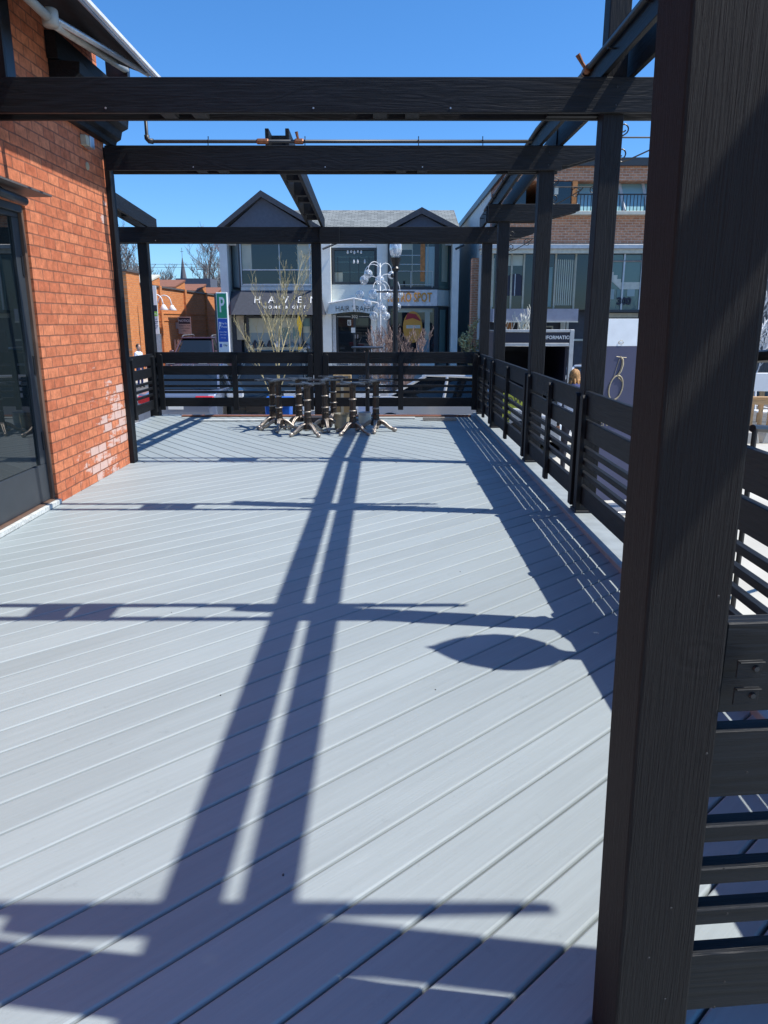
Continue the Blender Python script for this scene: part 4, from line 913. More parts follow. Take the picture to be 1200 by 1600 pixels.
# --- left shop front
part('shop_wall', MB().box(X(352), X(372), HY+.2, HY+.899, G+.13, Z(492.5)), 'dark_cladding', t)
part('shop_side', rect(366, 378, 493, 531, HY+.10, HY+.199), 'beige_wall', t)
w3 = part('shop_window', frect(MB(), 383, 486, 494, 552, HY-.02, HY+.1, .09), 'dark_frame', t)
part('pane', rect(384, 485.5, 495, 551.5, HY+.11, HY+.14), 'glass_pale', w3)
part('interior_panel', rect(386, 484, 496, 520, HY+.102, HY+.109), 'panel_beige', w3)
for (a, b, c, d_) in ((438, 451, 512, 530), (455, 467, 512, 530), (471, 484, 496, 510)):
    part('poster', rect(a, b, c, d_, HY+.090, HY+.099), 'teal_panel', w3)
part('mullion', rect(470, 471.2, 494, 551, HY-.01, HY+.101), 'dark_frame', w3)
random.seed(21)
for i in range(16):
    a = 388+i*6+random.uniform(-1, 1); hgt = random.uniform(3, 14); c_ = random.choice(['white_paint', 'teal_panel', 'steel', 'dark_frame', 'cream_paint', 'glass_pale'])
    part('display_item', MB().lathe([(.02, 0), (.12+random.random()*.06, .05), (.13, hgt*.016), (.05, hgt*.028), (.02, hgt*.03)], (X(a), HY+.05, Z(546)), 8), c_, w3)
part('stall_riser', MB().box(X(372), X(488), HY+.0, HY+.3, G+.13, Z(552.5)), 'light_stucco', t)
part('pier', rect(488, 503, 492.5, 575, HY-.15, HY+.899), 'light_stucco', t)
part('pilaster', rect(503.5, 517.5, 378, 575, HY-.2, HY+.899), 'light_stucco', t)
# --- centre: upper window with pendant lamps, entrance canopy, doors
part('centre_wall', rect(518, 588.5, 378, 386, HY+.3, HY+.899), 'light_stucco', t)
part('centre_wall', rect(518, 588.5, 444, 471, HY+.3, HY+.899), 'grey_stucco', t)
w4 = part('window', frect(MB(), 519, 588, 386.5, 443.5, HY+.28, HY+.40, .10), 'dark_frame', t)
part('pane', rect(520, 587, 387.5, 442.5, HY+.42, HY+.45), 'glass_dark', w4)
part('interior_panel', rect(522, 535, 424, 441, HY+.405, HY+.415), 'panel_beige', w4)
for px in (527, 546, 560, 576): part('shelf_upright', rect(px, px+.9, 400, 442, HY+.405, HY+.412), 'dark_frame', w4)
for py in (400, 408, 424): part('shelf', rect(522, 586, py, py+.8, HY+.405, HY+.412), 'teal_panel', w4)
for (px, py) in ((543.5, 393.5), (549, 392), (554, 394), (559.5, 392), (564.5, 393.5), (553, 409), (559, 409), (570, 409)):
    part('pendant_lamp', MB().lathe([(.01, .14), (.03, .10), (.05, 0), (.035, -.05), (.01, -.06)], (X(px), HY+.34, Z(py)), 8), 'white_paint', w4)
part('pilaster', rect(589, 605.5, 378, 575, HY-.0, HY+.899), 'light_stucco', t)
cn = part('entrance_canopy', MB().prism([(X(516), Z(474)), (X(553), Z(467)), (X(590), Z(474)), (X(593), Z(489.5)), (X(578), Z(490)), (X(567), Z(488)), (X(553), Z(487)), (X(538), Z(488)), (X(524), Z(490)), (X(512), Z(491))], 'y', HY-.5, HY+.29), 'grey_stucco', t)
part('canopy_edge', MB().tube([(X(514), HY-.52, Z(474)), (X(553), HY-.52, Z(466.5)), (X(592), HY-.52, Z(474))], .04, 6), 'white_paint', cn)
part('centre_post', MB().box(X(552.6), X(554.8), HY-.62, HY-.53, Z(484), Z(466)), 'white_paint', cn)
part('lettering', text_mb('HAIR TRAFFIC', .37, facing(X(556), HY-.515, Z(483)), .02, .80, -.006), 'dark_frame', cn)
dr = part('double_door', rect(524, 579, 492, 572, HY+.31, HY+.36), 'dark_frame', t)
part('pane', rect(527, 551, 497, 568, HY+.295, HY+.309), 'glass_dark', dr)
part('pane', rect(555, 577, 497, 568, HY+.295, HY+.309), 'glass_dark', dr)
part('lettering', text_mb('302', .20, facing(X(553.5), HY+.28, Z(495)), .02), 'sign_white', dr)
for a, b in ((525, 547), (560, 577)): part('gold_line', rect(a, b, 494.4, 495, HY+.285, HY+.294), 'sign_white', dr)
for px in (554.2, 558): part('handle', MB().tube([(X(px), HY+.26, Z(523)), (X(px), HY+.26, Z(529))], .03, 6), 'steel', dr)
part('door_notice', rect(547.5, 554, 512, 520, HY+.285, HY+.292), 'sign_white', dr)
part('hours_decal', frect(MB(), 542, 547.5, 500, 508.5, HY+.285, HY+.292, .03), 'sign_white', dr)
part('lettering', text_mb('T', .2, facing(X(545.5), HY+.284, Z(504.5)), .01), 'sign_white', dr)
part('jamb', rect(518, 523.5, 491.5, 572, HY+.2, HY+.899), 'white_paint', t)
part('jamb', rect(579.5, 588.5, 491.5, 572, HY+.2, HY+.899), 'light_stucco', t)
# --- right bay
w5 = part('window', frect(MB(), 606, 682, 374, 452, HY-.3, HY-.2, .12), 'dark_frame', t)
part('pane', rect(607, 681.5, 375, 451, HY-.19, HY-.16), 'glass_dark', w5)
part('interior_panel', rect(609, 643, 376, 391, HY-.198, HY-.191), 'panel_beige', w5)
part('interior_panel', rect(656, 663, 376, 440, HY-.198, HY-.191), 'wood_orange', w5)
part('interior_panel', rect(664, 680, 386, 450, HY-.198, HY-.191), 'glass_pale', w5)
for px in (643, 667): part('mullion', rect(px, px+1.0, 375, 451, HY-.22, HY-.191), 'panel_beige', w5)
for py in (399, 413): part('shelf', rect(624, 656, py, py+1, HY-.21, HY-.199), 'steel', w5)
for py in (424, 445): part('guard_rail', rect(620, 676, py, py+.8, HY-.34, HY-.31), 'steel', w5)
for px in (641, 674): part('guard_post', rect(px, px+1, 424, 450, HY-.34, HY-.31), 'steel', w5)
def slant(px0, px1, y0, y1, py0, py1, mat, nm, th=.05, parent=t):
    a, b = X(px0), X(px1); za, zb_ = Z(py1), Z(py0)
    return part(nm, MB().add([(a, y0, za), (b, y1, za), (b, y1, zb_), (a, y0, zb_), (a-.02, y0+th, za), (b-.02, y1+th, za), (b-.02, y1+th, zb_), (a-.02, y0+th, zb_)], [(0,1,2,3),(4,5,6,7),(0,1,5,4),(1,2,6,5),(2,3,7,6),(3,0,4,7)]), mat, parent)
w6 = slant(683.5, 703, HY-.2, HY+.7, 376, 451, 'glass_teal', 'window')
slant(690, 700, HY+.05, HY+.52, 378, 440, 'panel_beige', 'interior_panel', .02, w6)
for px, yy in ((682.5, HY-.28), (703.5, HY+.68)): part('frame', MB().box(X(px)-.06, X(px)+.06, yy, yy+.12, Z(452), Z(374)), 'dark_frame', w6)
part('bay_head', MB().box(X(605.6), X(704), HY-.3, HY+.899, Z(373.9), Z(368)), 'grey_stucco', t)
fb = part('sign_band', rect(606, 683, 453, 478, HY-.3, HY-.1), 'white_paint', t)
slant(683.6, 704, HY-.29, HY+.75, 453, 478, 'grey_stucco', 'band_side', .2)
part('lettering', text_mb('RETRO SPOT', .56, facing(X(640), HY-.315, Z(465.5)), .03, .62, .012), 'sign_orange', fb)
w7 = part('shop_window', frect(MB(), 607, 682, 478.5, 556, HY-.3, HY-.2, .10), 'dark_frame', t)
part('pane', rect(608, 681.5, 479.5, 555, HY-.19, HY-.16), 'glass_dark', w7)
part('interior_panel', rect(622, 676, 480.5, 488, HY-.198, HY-.191), 'panel_beige', w7)
part('poster', MB().lathe([(.001, -.01), (.62, -.01), (.62, .01), (.001, .01)], (0,0,0), 24, Matrix.Translation((X(645), HY-.22, Z(511))) @ Matrix.Rotation(R(90), 4, 'X') @ Matrix.Diagonal((.72, 1.15, 1, 1))), 'sign_orange', w7)
part('poster_band', rect(635, 657, 508, 513, HY-.240, HY-.232), 'cream_paint', w7)
part('red_awning', MB().prism([(X(633), Z(500)), (X(637), Z(489)), (X(650), Z(491)), (X(658), Z(502)), (X(645), Z(497))], 'y', HY-.25, HY-.241), 'red_stuff', w7)
part('curtain', rect(664, 672, 482, 552, HY-.205, HY-.199), 'panel_beige', w7)
part('blue_box', rect(652, 672, 530, 552, HY-.215, HY-.206), 'glass_pale', w7)
w8 = slant(684, 703, HY-.2, HY+.7, 479.5, 560, 'glass_dark', 'shop_window')
slant(688, 698, HY-.02, HY+.46, 484, 556, 'teal_panel', 'curtain', .02, w8)
for px, yy in ((682.5, HY-.28), (703.5, HY+.68)): part('frame', MB().box(X(px)-.06, X(px)+.06, yy, yy+.12, Z(575), Z(478.6)), 'dark_frame', w8)
part('stall_riser', MB().box(X(606), X(682), HY-.28, HY+.3, G+.13, Z(556.5)), 'light_stucco', t)
part('pilaster', MB().box(X(705.5), X(716), HY-.2, HY+.899, G+.13, zE), 'light_stucco', t)
part('awning_brace', MB().tube([(X(507), HY-.6, Z(391)), (X(530), HY-.3, Z(380))], .05, 6), 'dark_frame', t)
part('awning_brace', MB().tube([(X(709), HY-.6, Z(391)), (X(722), HY-.3, Z(384))], .05, 6), 'dark_frame', t)
# yellow pennant
t = thing('pennant', 'yellow diamond pennant on a thin pole before the left shop window', 'flag', (X(466, 33), 33, G), absolute=True)
part('pole', MB().tube([(X(467, 33), 33, G+.13), (X(465.5, 33), 33, Z(487, 33))], .015, 6), 'steel', t)
part('cloth', MB().prism([(X(464.5, 33), Z(487, 33)), (X(471, 33), Z(508, 33)), (X(467, 33), Z(528, 33)), (X(462.5, 33), Z(505, 33))], 'y', 32.965, 32.98), 'yellow_cloth', t)

# ================================================================ BROWN BRICK BUILDING AT THE RIGHT
BY = 27.0
XB = lambda px, Y=BY: hx(px, Y, 450)
XB3 = lambda px, Y=BY: hx(px, Y, 330)
ZB = lambda py, Y=BY: hz(py, Y)
bx0 = 4.32; bx1 = 19.0; zT = ZB(247); zW1, zW0 = ZB(283), ZB(331); zL = ZB(389)
t = thing('brown_brick_building', 'large brown brick building with a slanted glass band and a tall glass front, right', 'building', (11, 33, G), absolute=True)
wb = MB(); wb.box(bx0, bx1, BY, BY+5, zW1, zT-.25); wb.box(bx0, bx1, BY, BY+5, zL+.12, zW0); wb.box(bx0, hx(862, BY, 300)-.9, BY+.001, BY+5, zW0, zW1); wb.box(hx(893, BY, 300), hx(902, BY, 300), BY+.001, BY+5, zW0, zW1)
part('wall', wb, 'brick_brown', t)
part('side_wall', MB().box(bx0-.02, bx1, BY+5.001, BY+24, G, zT-.25), 'grey_stucco', t)
part('side_brick', MB().box(bx0-.015, bx0-.001, BY, BY+5, zL, zT-.25), 'brick_brown_y', t)
part('coping', MB().box(bx0-.12, bx1, BY-.12, BY+24, zT-.249, zT), 'dark_frame', t)
part('soldier_course', MB().box(bx0, bx1, BY-.03, BY-.001, zW1, zW1+.30), 'brick_brown', t)
part('sill', MB().box(bx0-.05, bx1, BY-.25, BY-.001, zW0-.12, zW0), 'cream_paint', t, .01)
part('ledge', MB().box(3.3, bx1, BY-.35, BY+.3, zL-.02, zL+.119), 'steel', t, .01)
part('ledge_lower', MB().box(3.35, bx1, BY-.25, BY+.3, zL-.16, zL-.021), 'cream_paint', t)
# upper slanted glazing
gw = part('window', MB().add([(hx(902, BY, 300), BY-.12, zW0), (bx1, BY-.12, zW0), (bx1, BY+.5, zW1), (hx(902, BY, 300), BY+.5, zW1), (hx(902, BY, 300), BY+1, zW0), (bx1, BY+1, zW0), (bx1, BY+1, zW1), (hx(902, BY, 300), BY+1, zW1)], [(0,1,2,3),(4,5,6,7),(0,1,5,4),(1,2,6,5),(2,3,7,6),(3,0,4,7)]), 'glass_sky', t)
x = hx(902, BY, 300); i = 0
while x < bx1:
    part('mullion', MB().tube([(x, BY-.17, zW0), (x-.05, BY+.46, zW1)], .055, 4), 'white_paint', gw); x += .80
part('balustrade', (lambda m: [m.box(hx(898, BY, 320)+k*.12, hx(898, BY, 320)+k*.12+.022, BY-.24, BY-.22, zW0, zW0+.52) for k in range(90)] and m.box(hx(898, BY, 320), bx1, BY-.25, BY-.21, zW0+.50, zW0+.54))(MB()), 'black_metal', t)
for (a, b) in ((862, 892), (800, 822)):
    wn = part('window', MB().box(hx(a, BY, 300), hx(b, BY, 300), BY-.02, BY+.3, zW0+.05, zW1-.02), 'glass_dark', t)
    part('window_blind', MB().box(hx(a+4, BY, 300), hx(a+10, BY, 300), BY-.035, BY-.022, zW0+.55, zW0+.8), 'cream_paint', wn)
    part('window_sill', MB().box(hx(a-2, BY, 300), hx(b+2, BY, 300), BY-.12, BY-.021, zW0-.02, zW0+.048), 'white_paint', wn)
part('pilaster', MB().box(hx(893.5, BY, 300), hx(901, BY, 300), BY-.10, BY-.031, zW0, zW1), 'wood_orange', t)
# brown side pier carrying the ledge at the left
part('pier', MB().box(hx(735, 29, 460), hx(745, 29, 460), 28.6, 29.1, G, zL-.17), 'brick_brown', t)
part('pier', MB().box(hx(757, BY, 460)-.05, hx(763, BY, 460), BY-.1, BY+.3, G, zL-.161), 'cream_paint', t)
# tall glazing
z5 = ZB(484); z55 = ZB(500)
cw = part('curtain_wall', MB().box(hx(763, BY, 440)+.02, bx1, BY+.0, BY+.06, z5, zL-.161), 'glass_dark', t)
for px in (768, 798, 817, 849, 866, 897, 930, 953, 972, 1000, 1030, 1060, 1090, 1120, 1150, 1180):
    part('mullion', MB().box(XB(px)-.03, XB(px)+.03, BY-.06, BY-.001, z5, zL-.162), 'beige_wall' if px < 900 else 'steel', cw)
part('interior_panel', MB().box(XB(764), XB(771), BY-.012, BY-.002, z5+.1, zL-.3), 'panel_beige', cw)
part('interior_panel', MB().box(XB(775), XB(815), BY-.012, BY-.002, zL-.55, zL-.2), 'panel_beige', cw)
for k in range(10): part('interior_slat', MB().box(XB(866+k*3.2), XB(867.6+k*3.2), BY-.012, BY-.002, z5+.15, zL-.35-.0*k), 'panel_beige', cw)
part('interior_panel', MB().box(XB(853), XB(862), BY-.012, BY-.002, z5+.1, zL-.6), 'teal_panel', cw)
aw = part('reflected_arched_window', MB().prism([(XB(793), ZB(462)), (XB(815), ZB(462)), (XB(815), ZB(431)), (XB(810), ZB(428)), (XB(798), ZB(428)), (XB(793), ZB(431))], 'y', BY-.020, BY-.003), 'sign_navy', cw)  # reflection of an arched window, put on the glass as a flat dark shape
part('reflected_arch_mullion', MB().box(XB(803.5), XB(804.7), BY-.03, BY-.021, ZB(462), ZB(428)), 'steel', aw)
part('teal_field', MB().box(XB(925), bx1, BY-.010, BY-.002, z5, zL-.2), 'glass_teal', cw)
# stair laid on the glass as a flat modelled reflection
st_ = MB().prism([(XB(a), ZB(b)) for a, b in ((944, 419), (951, 419), (951, 425), (957, 425), (957, 430), (963, 430), (963, 436), (969, 436), (969, 441), (1012, 441), (1012, 452), (969, 452), (944, 430))], 'y', BY-.03, BY-.011)
part('reflected_stair', st_, 'cream_paint', cw)
part('reflected_stair_rail', MB().tube([(XB(935), BY-.04, ZB(396)), (XB(951), BY-.04, ZB(408)), (XB(1004), BY-.04, ZB(408))], .03, 5), 'steel', cw)
for k in range(4): part('plant_blur', MB().box(XB(932+k*16), XB(944+k*16), BY-.025, BY-.011, ZB(470)+.05*k, ZB(452)), ('teal_panel', 'glass_pale')[k % 2], cw)
part('lettering', text_mb('300', .33, facing(XB(976), BY-.05, ZB(471)), .03, 1.0, .015), 'sign_navy', cw)
part('dark_band', MB().box(XB(928), bx1, BY-.15, BY+.3, ZB(488), z5), 'dark_frame', t)
part('fascia', MB().box(XB(766), XB(896), BY-.9, BY-.2, ZB(503), ZB(483)), 'fascia_lilac', t)
part('fascia_edge', MB().box(XB(766), XB(896), BY-.94, BY-.901, ZB(503.5), ZB(502)), 'cream_paint', t)
# ground floor
part('ground_wall', MB().box(XB(758), bx1, BY+.4, BY+.8, G, z5-.001), 'dark_cladding', t)
for (a, b, c, d_) in ((766, 778, 507, 545), (788, 806, 507, 530), (788, 806, 534, 552), (880, 890, 503, 530), (905, 925, 530, 533), (930, 1005, 489, 496)):
    part('shop_window', frect(MB(), a, b, c, d_, BY+.3, BY+.39, .05), 'beige_wall', t) if d_-c > 8 else part('cream_strip', MB().box(XB(a), XB(b), BY+.3, BY+.39, ZB(d_), ZB(c)), 'cream_paint', t)
for px in (780, 815, 884, 888, 893): part('frame_post', MB().box(XB(px)-.04, XB(px)+.04, BY+.25, BY+.33, G, ZB(503)), 'cream_paint', t)
part('red_panel', MB().box(XB(790), XB(806), BY+.33, BY+.38, ZB(520), ZB(504)), 'wood_orange', t)
part('red_panel', MB().box(XB(764), XB(769), BY+.33, BY+.38, ZB(503), ZB(488)), 'brick_brown', t)
# stone front further right, seen past the thick post
t = thing('stone_facade', 'rough stone shop front with a dark fascia, at the right edge past the thick post', 'building', (17, 24, G), absolute=True)
part('wall', MB().box(12.6, 19, 24.5, 26.7, G, hz(425, 24)), 'stone', t)
part('fascia', MB().box(12.5, 19, 24.1, 24.499, hz(428, 24), hz(395, 24)), 'sign_navy', t)
part('fascia_line', MB().box(12.5, 19, 24.06, 24.099, hz(427, 24), hz(425, 24)), 'white_paint', t)
part('canopy', MB().box(12.6, 19, 23.6, 24.499, hz(496, 24), hz(489, 24)), 'steel', t)
part('window', MB().box(12.9, 15.5, 24.44, 24.498, hz(570, 24), hz(500, 24)), 'glass_dark', t)
part('trellis', (lambda m: [m.box(12.7+i*.22, 12.78+i*.22, 24.2, 24.25, hz(574, 24), hz(545, 24)) for i in range(12)] and [m.box(12.6, 15.3, 24.255, 24.3, hz(574, 24)+j*.16, hz(574, 24)+j*.16+.06) for j in range(4)] and m)(MB()), 'black_metal', t)

# ================================================================ STREET FURNITURE
LY = 16.9
t = thing('street_lamp', 'black street lamp post with a clear acorn globe in front of the retro sign', 'street lamp', (.29, LY, G), absolute=True)
lx = hx(618, LY, 450); lz = lambda py: hz(py, LY)
part('pole', MB().tube([(lx, LY, G+.01), (lx, LY, G+.5), (lx, LY, G+.55), (lx, LY, lz(420)), (lx, LY, lz(412))], [.12, .12, .07, .05, .055], 12), 'black_metal', t)
part('collar', MB().lathe([(.05, -.28), (.09, -.22), (.06, -.18), (.10, -.06), (.12, 0), (.03, .01)], (lx, LY, lz(403)), 14), 'black_metal', t)
part('globe', MB().lathe([(.07, 0), (.115, .06), (.135, .16), (.13, .26), (.09, .36), (.045, .42), (.04, .45), (.012, .50), (.004, .52)], (lx, LY, lz(403)+.005), 18), 'globe_glass', t, smooth=True)
part('inner_bulb', MB().lathe([(.02, .02), (.05, .1), (.045, .24), (.01, .28)], (lx, LY, lz(403)), 10), 'white_paint', t)
part('cross_arm', MB().tube([(lx-.42, LY, lz(456)), (lx+.42, LY, lz(456))], .018, 6), 'black_metal', t)
part('finial', MB().ball((lx-.07, LY-.04, lz(431)), .045, 10), 'black_metal', t)
# tree of glass ball lamps
BXY = 18.2
bxc = hx(594, BXY, 470)
bm_ = thing('globe_tree_lamp', 'white sculpture of curved stems hung with clear glass balls, left of the street lamp', 'light sculpture', (bxc, BXY, G), absolute=True)
ZZ = lambda py: hz(py, BXY); XX = lambda px: hx(px, BXY, 460)
part('stem', MB().tube([(bxc, BXY, G+.01), (bxc, BXY, ZZ(500)), (bxc, BXY, ZZ(411))], [.04, .022, .012], 8), 'white_paint', bm_, smooth=True)
for (px, py, r, dy, px0, py0) in ((569, 437, 6.6, .1, 594, 425), (576, 429, 6.2, -.25, 594, 420), (593.5, 439, 6.8, -.3, 596, 430), (612, 429, 5.8, .2, 596, 422), (562, 460, 6.2, .15, 594, 445), (583, 460, 7.0, -.2, 594, 444),
        (603, 462, 6.3, -.1, 594, 448), (609, 461, 6.0, .2, 594, 446), (625, 460, 5.2, .1, 596, 438), (575, 475, 6.4, -.3, 594, 462), (591, 481, 6.6, .2, 594, 468), (597, 484, 6.4, -.2, 594, 470),
        (584, 494, 6.6, .1, 594, 480), (603, 494, 6.2, -.2, 594, 480), (621, 479, 5.6, .2, 595, 462)):
    x = XX(px); z = ZZ(py); rr = r*BXY/1155.6; y = BXY+dy; xs, zs_ = XX(px0), ZZ(py0)
    pts = []
    for k in range(11):
        u = k/10; xx = bxc+(x-bxc)*(1-math.cos(math.pi*u))/2
        zz = zs_+(z+rr-zs_)*u+math.sin(math.pi*u)*(.05+.42*abs(x-bxc)); pts.append((xx, BXY+dy*u, zz))
    a_ = part('arm', MB().tube(pts, .0085, 6, True), 'white_paint', bm_, smooth=True)
    part('glass_ball', MB().ball((x, y, z), rr, 18), 'ball_glass', a_, smooth=True)
    part('bulb', MB().tube([(x, y, z+rr), (x, y, z+rr*.3), (x, y, z-rr*.05)], [.02, .02, .028], 8), 'white_paint', a_)
# information booth
KY = 14.0
kx = lambda px: hx(px, KY, 530); kz = lambda py: hz(py, KY)
t = thing('information_booth', 'dark booth with a light grey frame and an INFORMATION header beyond the right railing', 'booth', (2.9, 14.6, G), absolute=True)
x0, x1 = 2.05, kx(897)
part('back_wall', MB().box(x0+.08, x1-.08, 16.3, 16.35, G+.012, kz(521)), 'sign_navy', t)
part('side_wall', MB().box(x1-.12, x1-.081, KY+.12, 16.3, G+.012, kz(521)), 'sign_navy', t)
part('side_wall', MB().box(x0+.08, x0+.12, KY+.12, 16.3, G+.012, kz(521)), 'sign_navy', t)
part('roof', MB().box(x0+.08, x1-.08, KY+.12, 16.35, kz(521)+.001, kz(518)), 'dark_frame', t)
part('frame_post', MB().box(x1-.08, x1, KY, KY+.1, G+.012, kz(515)), 'steel', t, .006)
part('frame_post', MB().box(x0, x0+.08, KY, KY+.1, G+.012, kz(515)), 'steel', t, .006)
part('frame_bar', MB().box(x0+.081, x1-.081, KY, KY+.1, kz(519), kz(515)), 'steel', t, .004)
part('frame_bar', MB().box(x0+.081, x1-.081, KY, KY+.1, kz(541), kz(536)), 'steel', t, .004)
hd = part('header', MB().box(x0+.081, x1-.081, KY+.03, KY+.08, kz(535.9), kz(519.1)), 'sign_navy', t)
part('lettering', text_mb('INFORMATION', .088, facing(kx(871.5), KY+.02, kz(527.5)), .008, .98, .002), 'sign_white', hd)
part('logo', MB().tube([(kx(848.5)+.035*math.cos(a_)*.7, KY+.02, kz(527.5)+.05*math.sin(a_)) for a_ in [2*math.pi*k/14 for k in range(15)]], .005, 5), 'sign_white', hd)
part('logo', text_mb('i', .09, facing(kx(848.5), KY+.02, kz(527.5)), .006), 'sign_white', hd)
part('counter', MB().box(x0+.12, x1-.13, KY+.2, KY+.6, G+.95, G+1.0), 'dark_frame', t)
part('inner_board', MB().box(x0+.5, x0+1.1, 16.25, 16.29, .55, .95), 'cloth_dark', t)
# navy banner on a stand
NY = 9.6
nx = lambda px: hx(px, NY, 580); nz = lambda py: hz(py, NY)
t = thing('standing_banner', 'tall navy standing banner with a gold script emblem under a pale top', 'banner', (nx(968), NY, G), absolute=True)
bxl, bxr = nx(941), nx(1014)
Mb = Matrix.Translation((bxl, NY, 0)) @ Matrix.Rotation(R(8), 4, 'Z')
W_ = bxr-bxl
part('lower_panel', MB().box(0, W_, 0, .03, G+.16, nz(541), Mb), 'banner_navy', t, .002)
part('upper_panel', MB().box(0, W_, 0, .03, nz(541)+.001, nz(498), Mb), 'banner_white', t, .002)
part('frame_foot', MB().box(-.03, W_+.03, -.25, .25, G+.013, G+.06, Mb), 'steel', t, .005)
part('frame_upright', MB().box(.02, .06, .031, .06, G+.06, nz(500), Mb), 'steel', t)
part('frame_upright', MB().box(W_-.06, W_-.02, .031, .06, G+.06, nz(500), Mb), 'steel', t)
def em(px, py): return Mb @ Vector((hx(px, NY, 580)-bxl, -.006, nz(py)))
lower = [em(965-11*math.cos(a_)*1.0-2.5*math.sin(a_)*-1, 606+19*-math.sin(a_)) for a_ in [2*math.pi*k/26 for k in range(27)]]
part('emblem_loop', MB().tube(lower, .0095, 6), 'gold', t)
part('emblem_stroke', MB().tube([em(*p) for p in ((966, 588), (971, 580), (973.5, 570), (973, 562), (969, 557))], [.012, .015, .016, .014, .006], 6), 'gold', t)
part('emblem_stroke', MB().tube([em(*p) for p in ((961, 588), (964, 575), (968, 560))], .003, 5), 'gold', t)
part('emblem_bar', MB().tube([em(*p) for p in ((962, 557), (970, 558.5), (979, 559))], .004, 5), 'gold', t)
part('emblem_tail', MB().tube([em(*p) for p in ((968, 590), (972, 593), (974.5, 597))], [.010, .006, .003], 5), 'gold', t)
part('top_emblem', MB().tube([em(968+4.5*math.cos(k*.9)*(1-k*.02), 535+3.2*math.sin(k*.9)) for k in range(14)], .002, 4), 'gold', t)
part('lettering', text_mb('ENTRANCE', .135, Mb @ facing(hx(968, NY, 580)-bxl+.04, -.008, nz(650)-.09), .004, .75), 'gold', t)
# orange patio fence, concrete blocks at the right edge
FY = 16.0
t = thing('patio_fence', 'orange stained timber patio fence with upright slats at the right edge', 'fence', (9, FY, G), absolute=True)
fz = lambda py: hz(py, FY)
for i in range(22): part('slat', MB().box(7.3+i*.20, 7.3+i*.20+.085, FY, FY+.035, fz(672), fz(622)), 'pine_z', t)
part('rail', MB().box(7.2, 12, FY-.04, FY-.001, fz(632), fz(622)), 'pine_x', t)
part('rail', MB().box(7.2, 12, FY-.04, FY-.001, fz(679), fz(671)), 'pine_x', t)
part('top_board', MB().box(7.2, 12, FY-.07, FY+.09, fz(621.9), fz(620)), 'pine_x', t)
t = thing('patio_fence', 'rear orange timber fence behind the patio, right edge, just under the dark trellis', 'fence', (10, 18.6, G), absolute=True)
fz2 = lambda py: hz(py, 18.6)
for i in range(16): part('slat', MB().box(8.6+i*.26, 8.6+i*.26+.12, 18.6, 18.64, G+.01, fz2(590)), 'pine_z', t)
part('rail', MB().box(8.5, 13, 18.56, 18.599, fz2(592), fz2(588)), 'pine_x', t)
for i in range(7):
    x = 7.35+i*.52
    tag(MB().prism([(x, G+.013), (x+.46, G+.013), (x+.40, G+.24), (x+.06, G+.24)], 'y', FY-.75, FY-.35).build('concrete_block', 'concrete_block', bevel=.01), 'grey concrete foot block in the row under the orange patio fence', 'concrete block', 'concrete blocks under the patio fence')
t = thing('patio_chair', 'pale grey plastic chair back behind the orange patio fence', 'chair', (9.0, 17.3, G), absolute=True)
part('backrest', MB().prism([(8.55, .0), (9.0, .0), (9.02, .35), (8.95, .42), (8.6, .42), (8.53, .35)], 'y', 17.3, 17.34), 'sign_white', t, .01)
part('seat', MB().box(8.55, 9.0, 16.9, 17.3, -.46, -.42), 'sign_white', t, .01)
for (x, y) in ((8.57, 16.92), (8.95, 16.92), (8.57, 17.27), (8.95, 17.27)): part('leg', MB().tube([(x, y, G+.012), (x, y, -.46)], .02, 6), 'sign_white', t)

